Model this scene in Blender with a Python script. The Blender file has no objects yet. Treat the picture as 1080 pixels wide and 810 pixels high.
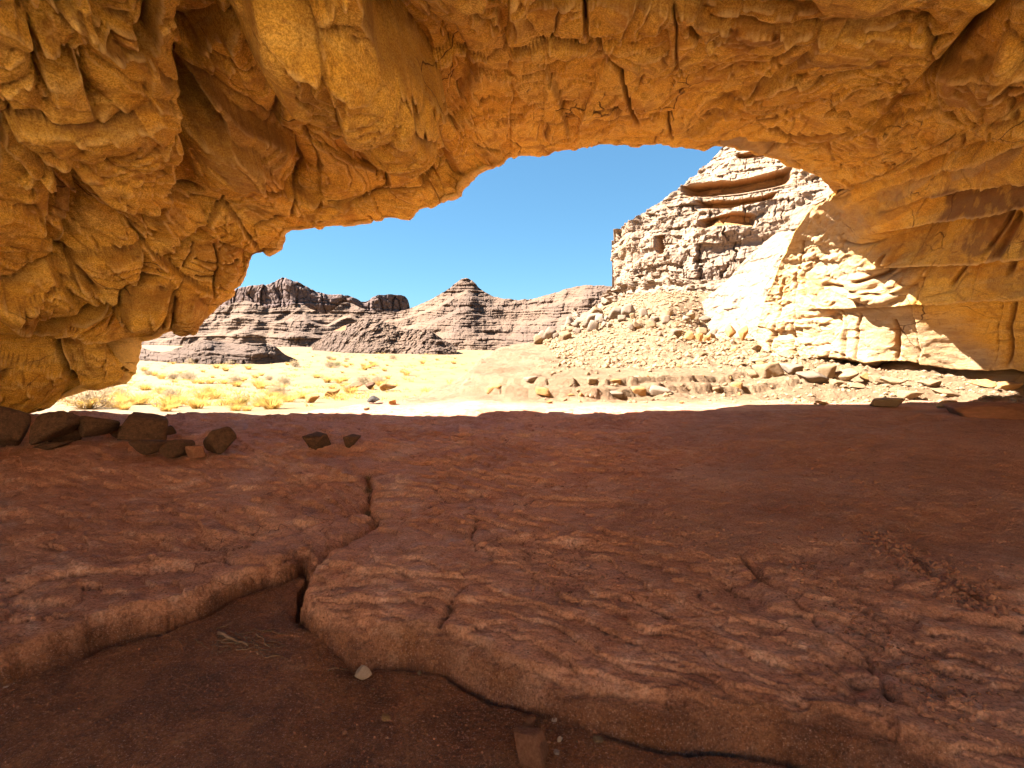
import bpy, math, random, time
import numpy as np
from concurrent.futures import ThreadPoolExecutor
from mathutils import Vector, Matrix
T0 = time.time()
PI = math.pi
rng = np.random.default_rng(7)
random.seed(7)
sc = bpy.context.scene
COL = sc.collection

# ------------------------------------------------------------------ camera model
F = 540.0
PITCH = math.radians(5.3)
CAM = np.array([0.0, 0.0, 1.6])
FW = np.array([0.0, math.cos(PITCH), -math.sin(PITCH)])
UP = np.array([0.0, math.sin(PITCH), math.cos(PITCH)])
RT = np.array([1.0, 0.0, 0.0])

def pdir(px, py):
    px = np.asarray(px, float); py = np.asarray(py, float)
    d = FW + ((px - 540) / F)[..., None] * RT + ((405 - py) / F)[..., None] * UP
    return d
def at(px, py, Y):
    d = pdir(px, py)
    return CAM + d * (np.asarray(Y, float) / d[..., 1])[..., None]
def atz(px, py, z=0.0):
    d = pdir(px, py)
    return CAM + d * ((z - 1.6) / d[..., 2])[..., None]

# ------------------------------------------------------------------ noise
_perm = rng.permutation(256).astype(np.int32)
_perm = np.concatenate([_perm, _perm])
_g = rng.normal(size=(256, 3)); _g /= np.linalg.norm(_g, axis=1)[:, None]
_g = _g.astype(np.float32)
_rnd = rng.random((256, 4)).astype(np.float32)

def par(fn, P, *a):
    P = np.ascontiguousarray(P, dtype=np.float32)
    n = len(P)
    if n < 30000:
        return fn(P, *a)
    ch = [P[i:i + 30000] for i in range(0, n, 30000)]
    with ThreadPoolExecutor(4) as ex:
        rs = list(ex.map(lambda c: fn(c, *a), ch))
    if isinstance(rs[0], tuple):
        return tuple(np.concatenate([r[k] for r in rs]) for k in range(len(rs[0])))
    return np.concatenate(rs)

def _perlin(P, seed):
    P = P + np.float32(seed * 17.13)
    Pi = np.floor(P).astype(np.int32)
    f = P - Pi
    u = f * f * f * (f * (f * 6 - 15) + 10)
    X, Y, Z = (Pi[:, i] & 255 for i in range(3))
    X1, Y1, Z1 = (X + 1) & 255, (Y + 1) & 255, (Z + 1) & 255
    def gr(ix, iy, iz, ox, oy, oz):
        g = _g[_perm[_perm[_perm[ix] + iy] + iz]]
        return g[:, 0] * (f[:, 0] - ox) + g[:, 1] * (f[:, 1] - oy) + g[:, 2] * (f[:, 2] - oz)
    def lx(iy, iz, oy, oz):
        a = gr(X, iy, iz, 0, oy, oz); b = gr(X1, iy, iz, 1, oy, oz)
        return a + u[:, 0] * (b - a)
    a = lx(Y, Z, 0, 0); b = lx(Y1, Z, 1, 0); a = a + u[:, 1] * (b - a)
    c = lx(Y, Z1, 0, 1); d = lx(Y1, Z1, 1, 1); c = c + u[:, 1] * (d - c)
    return (a + u[:, 2] * (c - a)) * 1.5

def _fbm(P, seed, octv, gain, ridged):
    s = np.zeros(len(P), np.float32); a = 1.0; t = 0
    Q = P.copy()
    for i in range(octv):
        n = _perlin(Q, seed + i)
        if ridged: n = 1 - 2 * np.abs(n)
        s += a * n; t += a; a *= gain; Q = Q * 2.03
    return s / t
def fbm(P, seed=0, octv=4, gain=0.5, ridged=False, scale=1.0):
    P = np.asarray(P, np.float32) * np.asarray(scale, np.float32)
    return par(_fbm, P, seed, octv, gain, ridged)

def _worley(P, seed):
    P = P + np.float32(seed * 11.7)
    Pi = np.floor(P).astype(np.int32); f = P - Pi
    n = len(P)
    F1 = np.full(n, 9, np.float32); F2 = np.full(n, 9, np.float32)
    ID = np.zeros(n, np.int32)
    for i in (-1, 0, 1):
        for j in (-1, 0, 1):
            for k in (-1, 0, 1):
                h = _perm[_perm[_perm[(Pi[:, 0] + i) & 255] + ((Pi[:, 1] + j) & 255)] + ((Pi[:, 2] + k) & 255)]
                r = _rnd[h]
                d = (i + r[:, 0] - f[:, 0]) ** 2 + (j + r[:, 1] - f[:, 1]) ** 2 + (k + r[:, 2] - f[:, 2]) ** 2
                nw = d < F1
                F2 = np.where(nw, F1, np.minimum(F2, d))
                ID = np.where(nw, h, ID); F1 = np.where(nw, d, F1)
    return np.sqrt(F1), np.sqrt(F2), ID
def worley(P, seed=0, scale=1.0):
    P = np.asarray(P, np.float32) * np.asarray(scale, np.float32)
    a, b, c = par(_worley, P, seed)
    return a, b, _rnd[c][:, 3], c
def sst(x, a=0.0, b=1.0):
    t = np.clip((x - a) / (b - a), 0, 1)
    return t * t * (3 - 2 * t)
def terrace(v, step, sharp=0.75):
    q = v / step; i = np.floor(q); f = q - i
    return (i + sst(f, sharp, 1.0)) * step
def P2(x, y, z=None):
    return np.stack([x, y, np.zeros_like(x) if z is None else z], -1)

# ------------------------------------------------------------------ mesh helpers
def mesh_from(name, V, quads=None, tris=None, smooth=True):
    me = bpy.data.meshes.new(name)
    V = np.ascontiguousarray(V, np.float32)
    me.vertices.add(len(V)); me.vertices.foreach_set('co', V.ravel())
    idx = []; starts = []; tot = 0; npoly = 0
    if quads is not None and len(quads):
        idx.append(np.asarray(quads, np.int32).ravel()); starts.append(np.arange(len(quads), dtype=np.int32) * 4); tot = len(quads) * 4; npoly += len(quads)
    if tris is not None and len(tris):
        idx.append(np.asarray(tris, np.int32).ravel()); starts.append(tot + np.arange(len(tris), dtype=np.int32) * 3); npoly += len(tris)
    idx = np.concatenate(idx); starts = np.concatenate(starts)
    me.loops.add(len(idx)); me.loops.foreach_set('vertex_index', idx)
    me.polygons.add(npoly); me.polygons.foreach_set('loop_start', starts)
    me.update(calc_edges=True)
    me.polygons.foreach_set('use_smooth', np.full(npoly, smooth, dtype=bool))
    me.validate(); me.update()
    return me
def grid_quads(nu, nv, wrap=False, flip=False):
    i = np.arange(nu if wrap else nu - 1); j = np.arange(nv - 1)
    I, J = np.meshgrid(i, j, indexing='ij'); I2 = (I + 1) % nu
    q = np.stack([I * nv + J, I2 * nv + J, I2 * nv + J + 1, I * nv + J + 1], -1).reshape(-1, 4)
    return q[:, ::-1] if flip else q
def attr(me, name, rgba):
    a = me.attributes.new(name, 'FLOAT_COLOR', 'POINT')
    a.data.foreach_set('color', np.ascontiguousarray(rgba, np.float32).ravel())
def link(name, me, mat, parent=None):
    o = bpy.data.objects.new(name, me); COL.objects.link(o)
    if mat is not None:
        if me.materials: me.materials[0] = mat
        else: me.materials.append(mat)
    if parent: o.parent = parent
    return o
def tag(o, label=None, cat=None, group=None, kind=None):
    if label: o['label'] = label
    if cat: o['category'] = cat
    if group: o['group'] = group
    if kind: o['kind'] = kind
    return o

# ------------------------------------------------------------------ materials
class MT:
    def __init__(s, name, rough=0.9, spec=0.2):
        s.m = bpy.data.materials.new(name); s.m.use_nodes = True
        s.nt = s.m.node_tree; s.b = s.nt.nodes['Principled BSDF']
        s.b.inputs['Roughness'].default_value = rough
        s.b.inputs['Specular IOR Level'].default_value = spec
        s.tc = s.nt.nodes.new('ShaderNodeTexCoord')
        s.co = s.tc.outputs['Object']
    def n(s, t, **k):
        nd = s.nt.nodes.new(t)
        for a, b in k.items(): setattr(nd, a, b)
        return nd
    def l(s, a, b): s.nt.links.new(a, b)
    def mapping(s, scale, rot=(0, 0, 0), src=None):
        m = s.n('ShaderNodeMapping'); m.inputs['Scale'].default_value = scale; m.inputs['Rotation'].default_value = rot
        s.l(src or s.co, m.inputs['Vector']); return m.outputs[0]
    def noise(s, scale, detail=6, rough=0.6, src=None, dist=0.0, ridged=False):
        x = s.n('ShaderNodeTexNoise'); x.inputs['Scale'].default_value = scale
        x.inputs['Detail'].default_value = detail; x.inputs['Roughness'].default_value = rough
        x.inputs['Distortion'].default_value = dist
        s.l(src or s.co, x.inputs['Vector']); return x.outputs['Fac']
    def voro(s, scale, feature='F1', src=None, out='Distance'):
        x = s.n('ShaderNodeTexVoronoi', feature=feature); x.inputs['Scale'].default_value = scale
        s.l(src or s.co, x.inputs['Vector']); return x.outputs[out]
    def ramp(s, fac, stops):
        r = s.n('ShaderNodeValToRGB'); e = r.color_ramp.elements
        while len(e) < len(stops): e.new(0.5)
        for el, (p, c) in zip(e, stops):
            el.position = p; el.color = (*c, 1) if len(c) == 3 else (c[0],) * 3 + (1,) if len(c) == 1 else c
        s.l(fac, r.inputs[0]); return r.outputs[0]
    def vr(s, fac, a, b, lo=0.0, hi=1.0):
        r = s.n('ShaderNodeMapRange'); r.interpolation_type = 'SMOOTHSTEP'
        for i, v in enumerate((a, b, lo, hi)): r.inputs[i + 1].default_value = v
        s.l(fac, r.inputs[0]); return r.outputs[0]
    def mix(s, fac, a, b, mode='MIX'):
        x = s.n('ShaderNodeMix', data_type='RGBA', blend_type=mode)
        if isinstance(fac, (int, float)): x.inputs[0].default_value = fac
        else: s.l(fac, x.inputs[0])
        for v, i in ((a, 6), (b, 7)):
            if isinstance(v, (tuple, list)): x.inputs[i].default_value = (*v, 1)
            else: s.l(v, x.inputs[i])
        return x.outputs[2]
    def math(s, op, a, b=0.0):
        x = s.n('ShaderNodeMath', operation=op)
        for v, i in ((a, 0), (b, 1)):
            if isinstance(v, (int, float)): x.inputs[i].default_value = v
            else: s.l(v, x.inputs[i])
        return x.outputs[0]
    def bump(s, h, dist, strength=1.0, prev=None):
        x = s.n('ShaderNodeBump'); x.inputs['Distance'].default_value = dist; x.inputs['Strength'].default_value = strength
        s.l(h, x.inputs['Height'])
        if prev is not None: s.l(prev, x.inputs['Normal'])
        return x.outputs[0]
    def attr(s, name):
        a = s.n('ShaderNodeAttribute'); a.attribute_name = name
        sp = s.n('ShaderNodeSeparateColor'); s.l(a.outputs['Color'], sp.inputs[0])
        return sp.outputs[0], sp.outputs[1], sp.outputs[2]
    def cracks(s, scale, width, sel, selscale, stretch=(1, 1, 1), seedrot=(0, 0, 0), warp=.35):
        nz = s.n('ShaderNodeTexNoise'); nz.inputs['Scale'].default_value = scale * 2.2; nz.inputs['Detail'].default_value = 3; s.l(s.co, nz.inputs['Vector'])
        a = s.n('ShaderNodeVectorMath', operation='MULTIPLY_ADD'); s.l(nz.outputs['Color'], a.inputs[0]); a.inputs[1].default_value = (warp / scale,) * 3; s.l(s.co, a.inputs[2])
        d = s.voro(scale, 'DISTANCE_TO_EDGE', src=s.mapping(stretch, seedrot, src=a.outputs[0]))
        ln = s.vr(d, width, width * .25)
        return s.math('MULTIPLY', ln, s.vr(s.noise(selscale, 4, .6), sel, sel + .08))
    def wear(s, c, dark, amt=.7, lo=.40, hi=.495, pale=None):  # paints shade into creases and a lighter tone onto edges, by pointiness
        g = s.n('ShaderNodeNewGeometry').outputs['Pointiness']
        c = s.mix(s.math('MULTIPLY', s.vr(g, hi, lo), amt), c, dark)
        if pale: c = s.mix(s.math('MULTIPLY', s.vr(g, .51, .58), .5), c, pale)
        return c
    def done(s, col, nrm=None):
        s.l(col, s.b.inputs['Base Color'])
        if nrm is not None: s.l(nrm, s.b.inputs['Normal'])
        return s.m

def mat_arch():
    m = MT('arch_sandstone', 0.88, 0.15)
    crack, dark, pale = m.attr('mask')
    big = m.noise(0.55, 5, 0.6, dist=0.6)
    c = m.ramp(big, [(0.28, (.60, .29, .04)), (0.45, (.80, .45, .07)), (0.58, (.88, .54, .10)), (0.75, (.72, .37, .055))])
    st = m.noise(2.2, 8, 0.65, src=m.mapping((0.5, 0.5, 3.0), (0.08, 0.12, 0)), dist=0.4)
    c = m.mix(m.vr(st, .42, .7, 0, .55), c, (.78, .54, .19))
    st2 = m.noise(7, 6, 0.7, src=m.mapping((1, 1, 2.2)))
    c = m.mix(m.vr(st2, .5, .72, 0, .6), c, (.38, .17, .045))
    fn = m.noise(48, 5, 0.8)
    c = m.mix(m.vr(fn, .40, .62, 0, 1), c, m.mix(1.0, c, (.56, .47, .34), 'MULTIPLY'))
    c = m.mix(m.vr(m.noise(14, 8, .78, dist=.5, src=m.mapping((1, 1, 1.6))), .54, .68, 0, .45), c, m.mix(1.0, c, (.45, .33, .2), 'MULTIPLY'))
    c = m.mix(m.vr(m.noise(22, 6, .75, src=m.mapping((1, 1, 2.5), (.3, .2, 0))), .58, .7, 0, .35), c, (.88, .60, .22))
    c = m.mix(m.vr(m.noise(1.1, 7, .7, dist=.8), .52, .66, 0, .65), c, (.36, .165, .04))
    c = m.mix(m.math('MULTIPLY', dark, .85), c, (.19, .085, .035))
    c = m.mix(m.math('MULTIPLY', pale, .85), c, m.mix(m.vr(st, .4, .65), (.26, .18, .115), (.36, .265, .18)))  # pale mask includes the painted sunlit tone of the wall
    c = m.mix(m.math('MULTIPLY', crack, .75), c, (.12, .05, .018))  # cracks, plus shade painted into a hollow and under ledges
    c = m.mix(m.vr(m.noise(.45, 5, .7, dist=1.0, src=m.mapping((1.2, 1, 1.2), (.9, .5, .2))), .55, .64, 0, .45), c, (.38, .16, .035))
    ck = m.cracks(.6, .010, .52, .45, (1, .8, 1.6))
    c = m.mix(m.math('MULTIPLY', ck, .85), c, (.09, .035, .012))
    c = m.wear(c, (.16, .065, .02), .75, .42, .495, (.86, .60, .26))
    n = m.bump(m.math('MULTIPLY', ck, -1), .05, 1.0)
    n = m.bump(m.noise(9, 9, 0.7, src=m.mapping((1, 1, 1.8))), .06, 1.0, n)
    n = m.bump(m.noise(45, 6, 0.7), .012, .9, n)
    n = m.bump(m.voro(16, src=m.mapping((1, 1, 2.2))), .012, .5, n)
    return m.done(c, n)

def mat_ground():
    m = MT('ground_rock_and_sand', 0.75, 0.35)
    red, sand, dirt = m.attr('mask')
    big = m.noise(0.8, 6, 0.6, dist=0.5)
    mid = m.noise(5, 8, 0.7, dist=0.3)
    fine = m.noise(60, 5, 0.7)
    redc = m.ramp(big, [(0.3, (.48, .195, .092)), (0.5, (.64, .295, .165)), (0.7, (.75, .39, .24))])
    redc = m.mix(m.vr(mid, .5, .72, 0, .7), redc, (.84, .55, .41))
    redc = m.mix(m.vr(mid, .47, .3, 0, .8), redc, (.25, .09, .045))
    redc = m.mix(m.vr(m.noise(22, 7, .75, src=m.mapping((.6, 1.5, 1), (0, 0, .35))), .52, .68, 0, .6), redc, (.30, .12, .055))
    dirtc = m.ramp(m.noise(3.2, 9, .72, dist=.6), [(0.32, (.11, .034, .012)), (0.5, (.23, .08, .027)), (0.62, (.32, .125, .045)), (0.75, (.42, .20, .09))])
    dirtc = m.mix(m.vr(m.noise(26, 6, .7), .55, .7, 0, .6), dirtc, (.09, .03, .012))
    pale = m.ramp(big, [(0.3, (.166, .099, .048)), (0.5, (.209, .130, .069)), (0.7, (.241, .159, .089))])
    pale = m.mix(m.vr(mid, .52, .7, 0, .6), pale, (.105, .054, .025))
    sandc = m.ramp(big, [(0.3, (.186, .121, .056)), (0.7, (.218, .149, .076))])
    sandc = m.mix(m.vr(m.noise(.16, 8, .75), .47, .6, 0, .75), sandc, (.175, .110, .039))
    sx = m.n('ShaderNodeSeparateXYZ'); m.l(m.co, sx.inputs[0])
    pale = m.mix(m.vr(m.math('ADD', sx.outputs[1], m.math('MULTIPLY', mid, 1.0)), -.6, .2), m.mix(mid, (.72, .53, .32), (.80, .62, .41)), pale)  # unseen ground behind the camera made brighter to bounce fill light
    fc = m.cracks(2.1, .009, .52, .8, (.5, 1.6, 1), (0, 0, .75))
    fc = m.math('MULTIPLY', fc, m.math('SUBTRACT', 1.0, dirt))
    redc = m.mix(m.vr(m.noise(1.7, 8, .72, dist=1.0, src=m.mapping((.6, 1.6, 1), (0, 0, .7))), .54, .68, 0, .5), redc, (.36, .145, .085))
    redc = m.mix(m.vr(m.noise(.55, 7, .75, dist=.8), .5, .66, 0, .55), redc, (.84, .57, .46))
    redc = m.mix(m.math('MULTIPLY', fc, .8), redc, (.10, .035, .02))
    c = m.mix(red, pale, redc)
    c = m.mix(dirt, c, dirtc)
    c = m.mix(sand, c, sandc)
    c = m.mix(m.vr(fine, .42, .62, 0, 1), c, m.mix(1.0, c, (.60, .55, .50), 'MULTIPLY'))
    c = m.mix(m.math('MULTIPLY', m.vr(m.noise(110, 4, .8), .55, .68, 0, .7), red), c, (.74, .47, .36))
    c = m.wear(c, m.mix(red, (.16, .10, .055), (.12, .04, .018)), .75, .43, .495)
    inv = m.math('SUBTRACT', 1.0, sand)
    n = m.bump(m.math('MULTIPLY', m.math('MULTIPLY', fc, red), -1), .02, 1.0)
    n = m.bump(m.math('MULTIPLY', m.noise(9, 10, 0.72, dist=.5, src=m.mapping((.8, 1.4, 1), (0, 0, .4))), inv), .11, 1.0, n)
    n = m.bump(m.noise(60, 6, 0.7), .012, 1.0, n)
    n = m.bump(m.voro(28), .006, .4, n)
    return m.done(c, n)

def mat_cliff(name, base, varn, fresh, scale=1.0, bump=.15):
    m = MT(name, 0.93, 0.1)
    fr, dk, vr_ = m.attr('mask')
    st = m.noise(.9 * scale, 6, 0.7, src=m.mapping((.08, .08, 1.6)))
    n1 = m.noise(.5 * scale, 8, 0.7)
    c = m.ramp(n1, [(0.3, tuple(v * .8 for v in base)), (0.6, base), (0.8, tuple(min(v * 1.15, .7) for v in base))])
    c = m.mix(m.math('MULTIPLY', m.vr(st, .42, .66), .45), c, varn)
    c = m.mix(m.math('MULTIPLY', vr_, .8), c, varn)
    c = m.mix(fr, c, fresh)
    c = m.mix(m.math('MULTIPLY', dk, .6), c, tuple(v * .45 for v in varn))
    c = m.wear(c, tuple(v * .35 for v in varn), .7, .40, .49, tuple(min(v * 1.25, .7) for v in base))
    n = m.bump(m.noise(3 * scale, 9, .75, src=m.mapping((1, 1, 1.7))), bump, .9)
    n = m.bump(m.voro(2.2 * scale, src=m.mapping((1, 1, 1.5))), bump * .6, .6, n)
    return m.done(c, n)

def mat_simple(name, c1, c2, scale=6, bump=.01, rough=.9, c3=None):
    m = MT(name, rough, .15)
    oi = m.n('ShaderNodeObjectInfo')
    n1 = m.noise(scale, 7, .65)
    c = m.ramp(n1, [(.35, c1), (.65, c2)])
    if c3: c = m.mix(m.vr(m.noise(scale * 4, 5, .7), .5, .7, 0, .7), c, c3)
    c = m.mix(m.vr(oi.outputs['Random'], 0, 1, 0, .45), c, m.mix(1.0, c, (.6, .55, .5), 'MULTIPLY'))
    n = m.bump(m.noise(scale * 3, 8, .7), bump, .9)
    return m.done(c, n)

M_ARCH = mat_arch(); M_GROUND = mat_ground()
M_CLIFF = mat_cliff('cliff_sandstone', (.27, .185, .125), (.16, .115, .09), (.30, .14, .045), 1.0, .12)
M_FAR = mat_cliff('weathered_sandstone', (.155, .100, .068), (.086, .058, .046), (.19, .09, .04), .35, .5)
M_FARP = mat_cliff('pink_sandstone', (.126, .082, .068), (.081, .057, .056), (.130, .074, .038), .2, .8)
M_STONE_DARK = mat_simple('dark_stone', (.06, .032, .02), (.15, .075, .042), 5, .05, c3=(.21, .12, .07))
M_GRIT = mat_simple('dark_grit', (.15, .06, .032), (.30, .14, .08), 8, .004)
M_STONE_RED = mat_simple('red_stone', (.20, .085, .045), (.32, .15, .085), 5, .03, c3=(.14, .055, .03))
M_STONE_TAN = mat_simple('tan_stone', (.204, .128, .069), (.270, .189, .117), 4, .02, c3=(.176, .097, .041))
M_STONE_GREY = mat_simple('grey_stone', (.153, .113, .084), (.223, .166, .123), 4, .02, c3=(.185, .113, .059))
M_STONE_OR = mat_simple('orange_stone', (.271, .136, .045), (.355, .207, .090), 4, .02)
M_STONE_BLACK = mat_simple('black_stone', (.03, .025, .022), (.06, .05, .045), 6, .02)
M_STONE_PALE = mat_simple('pale_stone', (.38, .26, .19), (.50, .38, .30), 8, .01)
def leafy(m_, c):
    nt_ = m_.node_tree; b_ = nt_.nodes['Principled BSDF']; o_ = nt_.nodes['Material Output']
    t_ = nt_.nodes.new('ShaderNodeBsdfTranslucent'); x_ = nt_.nodes.new('ShaderNodeMixShader'); x_.inputs[0].default_value = .5
    t_.inputs[0].default_value = (*c, 1); nt_.links.new(b_.outputs[0], x_.inputs[1]); nt_.links.new(t_.outputs[0], x_.inputs[2]); nt_.links.new(x_.outputs[0], o_.inputs[0]); return m_
M_GRASS = leafy(mat_simple('dry_grass', (.36, .215, .05), (.46, .30, .09), 3, .0), (.44, .27, .07))
M_SCRUB = leafy(mat_simple('grey_scrub', (.30, .23, .15), (.40, .32, .21), 3, .0), (.35, .26, .16))
M_GREEN = mat_simple('olive_scrub', (.22, .22, .08), (.34, .32, .13), 3, .0)
M_TWIG = mat_simple('dry_twig', (.12, .07, .04), (.22, .14, .09), 8, .002)
print('mats', time.time() - T0)

# ------------------------------------------------------------------ 2D polyline distance
def poly_dist(X, Y, pts, closed=False):
    """distance to a polyline, side (+1 on the right of its direction), param"""
    best = np.full(X.shape, 1e9, np.float32); side = np.ones(X.shape, np.float32); tt = np.zeros(X.shape, np.float32)
    pts = list(pts) + ([pts[0]] if closed else [])
    n = len(pts) - 1
    for k in range(n):
        ax, ay = pts[k]; bx, by = pts[k + 1]
        dx, dy = bx - ax, by - ay; L2 = dx * dx + dy * dy + 1e-12
        t = np.clip(((X - ax) * dx + (Y - ay) * dy) / L2, 0, 1)
        ex = X - ax - t * dx; ey = Y - ay - t * dy
        d = ex * ex + ey * ey
        m = d < best
        best = np.where(m, d, best)
        side = np.where(m, np.sign(dx * ey - dy * ex), side)
        tt = np.where(m, (k + t) / n, tt)
    return np.sqrt(best), side, tt
def in_poly(X, Y, pts):
    c = np.zeros(X.shape, bool)
    n = len(pts)
    for k in range(n):
        x1, y1 = pts[k]; x2, y2 = pts[(k + 1) % n]
        if y1 == y2: continue
        m = ((y1 > Y) != (y2 > Y)) & (X < (x2 - x1) * (Y - y1) / (y2 - y1) + x1)
        c ^= m
    return c
def world_line(pl, z=0.0):
    a = np.array(pl, float)
    return [tuple(p[:2]) for p in atz(a[:, 0], a[:, 1], z)]

# ------------------------------------------------------------------ terrain
PIT = world_line([(-260, 800), (-60, 742), (0, 728), (60, 702), (110, 680), (170, 672), (215, 656), (255, 632), (300, 614), (316, 604), (314, 640), (318, 664),
                  (350, 690), (372, 703), (420, 701), (470, 706), (520, 730), (560, 742), (620, 766), (700, 774), (740, 772), (800, 787),
                  (880, 802), (950, 832), (1100, 900), (1200, 1250), (200, 1250), (-400, 1100)], -0.2)
GULLY = world_line([(314, 612), (322, 596), (336, 584), (346, 572), (366, 564), (380, 556), (392, 542), (395, 532), (386, 520), (391, 508), (387, 498)])
STEPL = world_line([(-300, 700), (-80, 645), (0, 622), (60, 603), (130, 592), (200, 585), (238, 571), (252, 580), (300, 590), (320, 600)])
GROOVES = [(world_line([(505, 540), (500, 575), (492, 605), (468, 655)]), .05, .05),
           (world_line([(540, 575), (600, 600), (690, 640), (760, 668), (830, 700)]), .03, .03),
           (world_line([(700, 560), (780, 590), (850, 640), (905, 680), (950, 735)]), .035, .04),
           (world_line([(960, 590), (1000, 620), (1040, 640)]), .07, .06),
           (world_line([(920, 660), (1000, 672), (1080, 690)]), .04, .05),
           (world_line([(30, 530), (90, 545), (160, 535)]), .04, .02),
           (world_line([(250, 470), (330, 500), (380, 520)]), .05, .02),
           (world_line([(420, 540), (470, 520), (560, 530)]), .04, .02),
           (world_line([(205, 540), (250, 548), (330, 545), (375, 530)]), .06, .035)]
R1 = np.array(world_line([(300, 409), (480, 409), (497, 411), (520, 413), (580, 415), (640, 416), (700, 413), (780, 411), (850, 408), (1200, 405)], .1))
R2 = np.array(world_line([(300, 393), (486, 394), (530, 399), (580, 401), (640, 402), (700, 399), (780, 396), (850, 393), (1200, 390)], .38))
DIV = np.array([(-4.6, 9), (-4.4, 11.5), (-3.3, 17.5), (-1.4, 32), (4, 50), (10, 80), (20, 120), (60, 700)])

def terrain(x, y, fine=True):
    x = np.asarray(x, np.float32); y = np.asarray(y, np.float32)
    sh = x.shape; x = x.ravel(); y = y.ravel()
    Q = P2(x, y)
    r = np.hypot(x, y)
    w0 = fbm(Q, 3, 3, scale=.5)
    w1 = fbm(Q, 9, 4, scale=1.9)
    # valley to the left and beyond
    zv = -4.6 * (1 - np.exp(-np.maximum(y - 11, 0) / 42)) - .12 + .02 * np.maximum(y - 130, 0) ** .9 * (y < 1e4)
    zv = np.where(y > 130, -4.3 + 1.6 * sst(y, 130, 400), zv) 
    dune = fbm(Q, 21, 4, scale=.11) * .35 * sst(y, 14, 40) + fbm(Q, 25, 3, scale=.6) * .05
    zv = zv + dune
    # platform
    W, W2, cid, _ = worley(Q, 4, scale=(1.15, 1.0, 1))
    jag = (cid - .5) * .3 + w1 * .10
    xl1 = sst(x, -1.7 + .2 * w1, -1.45 + .2 * w1); xl2 = sst(x, -1.75 + .3 * w1, -1.4 + .3 * w1)
    cv = .9 * np.clip((-.3 - x) / 1.3, 0, 1.2) ** 2
    d1 = y - np.interp(x, R1[:, 0], R1[:, 1]) + jag - cv
    d2 = y - np.interp(x, R2[:, 0], R2[:, 1]) + jag * 1.3 - cv
    fadeR = 1 - .7 * sst(x, 7, 10)
    crease = sst(W2 - W, 0, .16)
    zp = .04 * w0 + .22 * sst(d1, 0, .10) * xl1 * fadeR + .20 * sst(d2, 0, .14) * xl2 * fadeR
    rimband = np.exp(-(d1 / .5) ** 2) * xl1 + np.exp(-(d2 / .6) ** 2) * xl2
    zp = zp - .04 * (1 - crease) * np.clip(rimband, 0, 1) + .03 * cid * np.clip(rimband, 0, 1)
    zp = zp + .10 * (terrace(fbm(Q, 33, 4, scale=(.35, .9, 1)) + .12 * (y - 15), .3, .93) - .12 * (y - 15)) * sst(y, 15.5, 17) * (1 - sst(y, 28, 34)) + .62 * sst(y, 15, 32) - .35 * (1 - sst(x, -3.4, -.9)) * sst(y, 12, 16) + .25 * sst(x, 6, 12) * sst(y, 12.5, 15)
    ramp = (1 - .8 * sst(x / np.maximum(y, 1), .30, .40) * (1 - sst(y, 34, 40))) * 4.3 * sst(y, 21, 46) * sst(x + .5 * w0, 1.5 - .0 * y, 12) + 3.0 * sst(x, 13, 30) * sst(y, 20, 40)
    zp = zp + ramp
    out = sst(y, 12.0, 13.0)
    rub = sst(x - .14 * y, .5, 3.5) * sst(y, 16, 22) + sst(y, 28, 36) * (1 - sst(x - .14 * y, .5, 3.5))
    zp = zp + out * (1 - rub) * (terrace(fbm(Q, 31, 4, scale=.55) * .28 + .08 * x * .3, .045, .6) - (.024 * x)) * .9
    A, B, c2, _ = worley(Q, 14, scale=1.6)
    A2, B2, c3, _ = worley(Q, 15, scale=3.9)
    stones = np.clip(.42 - A, 0, .25) * .5 * (c2 > .7) + np.clip(.42 - A2, 0, .2) * .3 * (c3 > .6) + .10 * fbm(Q, 36, 5, scale=2.4, gain=.62, ridged=True)
    zp = zp + rub * (stones + .35 * fbm(Q, 35, 3, scale=.35) + .10 * w1)
    foot = sst(x, 5.5, 9) * sst(y, 12.3, 13.4) * (1 - sst(y, 20, 26))
    zp = zp + foot * (.45 * stones + terrace(.14 * w0 + .10 * w1, .06, .7))
    xd = np.interp(y, DIV[:, 1], DIV[:, 0]) + w0 * .8 + w1 * .3
    p = sst((x - xd) / (1.0 + .06 * y), -.5, .5)
    zo = zv * (1 - p) + zp * p
    # shelter floor
    q1 = fbm(Q, 41, 5, scale=(.45, .8, 1))
    tilt = .06 * (y * .75 + x * .45)
    base = .15 * q1 + .024 * fbm(Q, 44, 5, scale=(1.6, 2.2, 1), gain=.5)
    q3 = fbm(Q, 43, 5, scale=(1.6, 2.6, 1), gain=.55); sv = tilt + .14 * q1 + .035 * q3
    amp = sst(fbm(Q, 45, 3, scale=.8), -.2, .3)
    sv2 = .085 * (x + .85 * y) + .10 * q1 + .022 * q3
    pot = np.clip(fbm(Q, 49, 4, scale=(1.3, 2.0, 1)) - .12, 0, .3)
    scarp = (terrace(sv, .036, .95) - sv) * (.15 + .7 * amp) + (terrace(sv2 + .02 * w1, .026, .95) - sv2 - .02 * w1) * (1.2 - .7 * amp) + .020 * q3 - .22 * pot
    soil = sst((x - (.5 + .35 * (y - 3))) + .8 * w0, -.6, 1.2) * sst(y + .5 * w1, 2.6, 4.2)   # gravelly right side
    zs = base + scarp * (1.0 - .75 * soil) * 1.0 + .014 * fbm(Q, 47, 5, scale=5, gain=.64) - .02 * np.clip(fbm(Q, 48, 4, scale=(2.2, 5, 1), ridged=True) - .45, 0, 1)
    zs = zs + soil * (.035 * np.clip(.42 - A2, 0, 1) * (c3 > .6) + .02 * fbm(Q, 51, 4, scale=4))
    zs = zs + .10 * sst(-x, 3, 9) * sst(y, 5, 9) * .4
    ledg = .45 * sst(-x, 2.6, 5.0)
    near = r < 9
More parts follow.
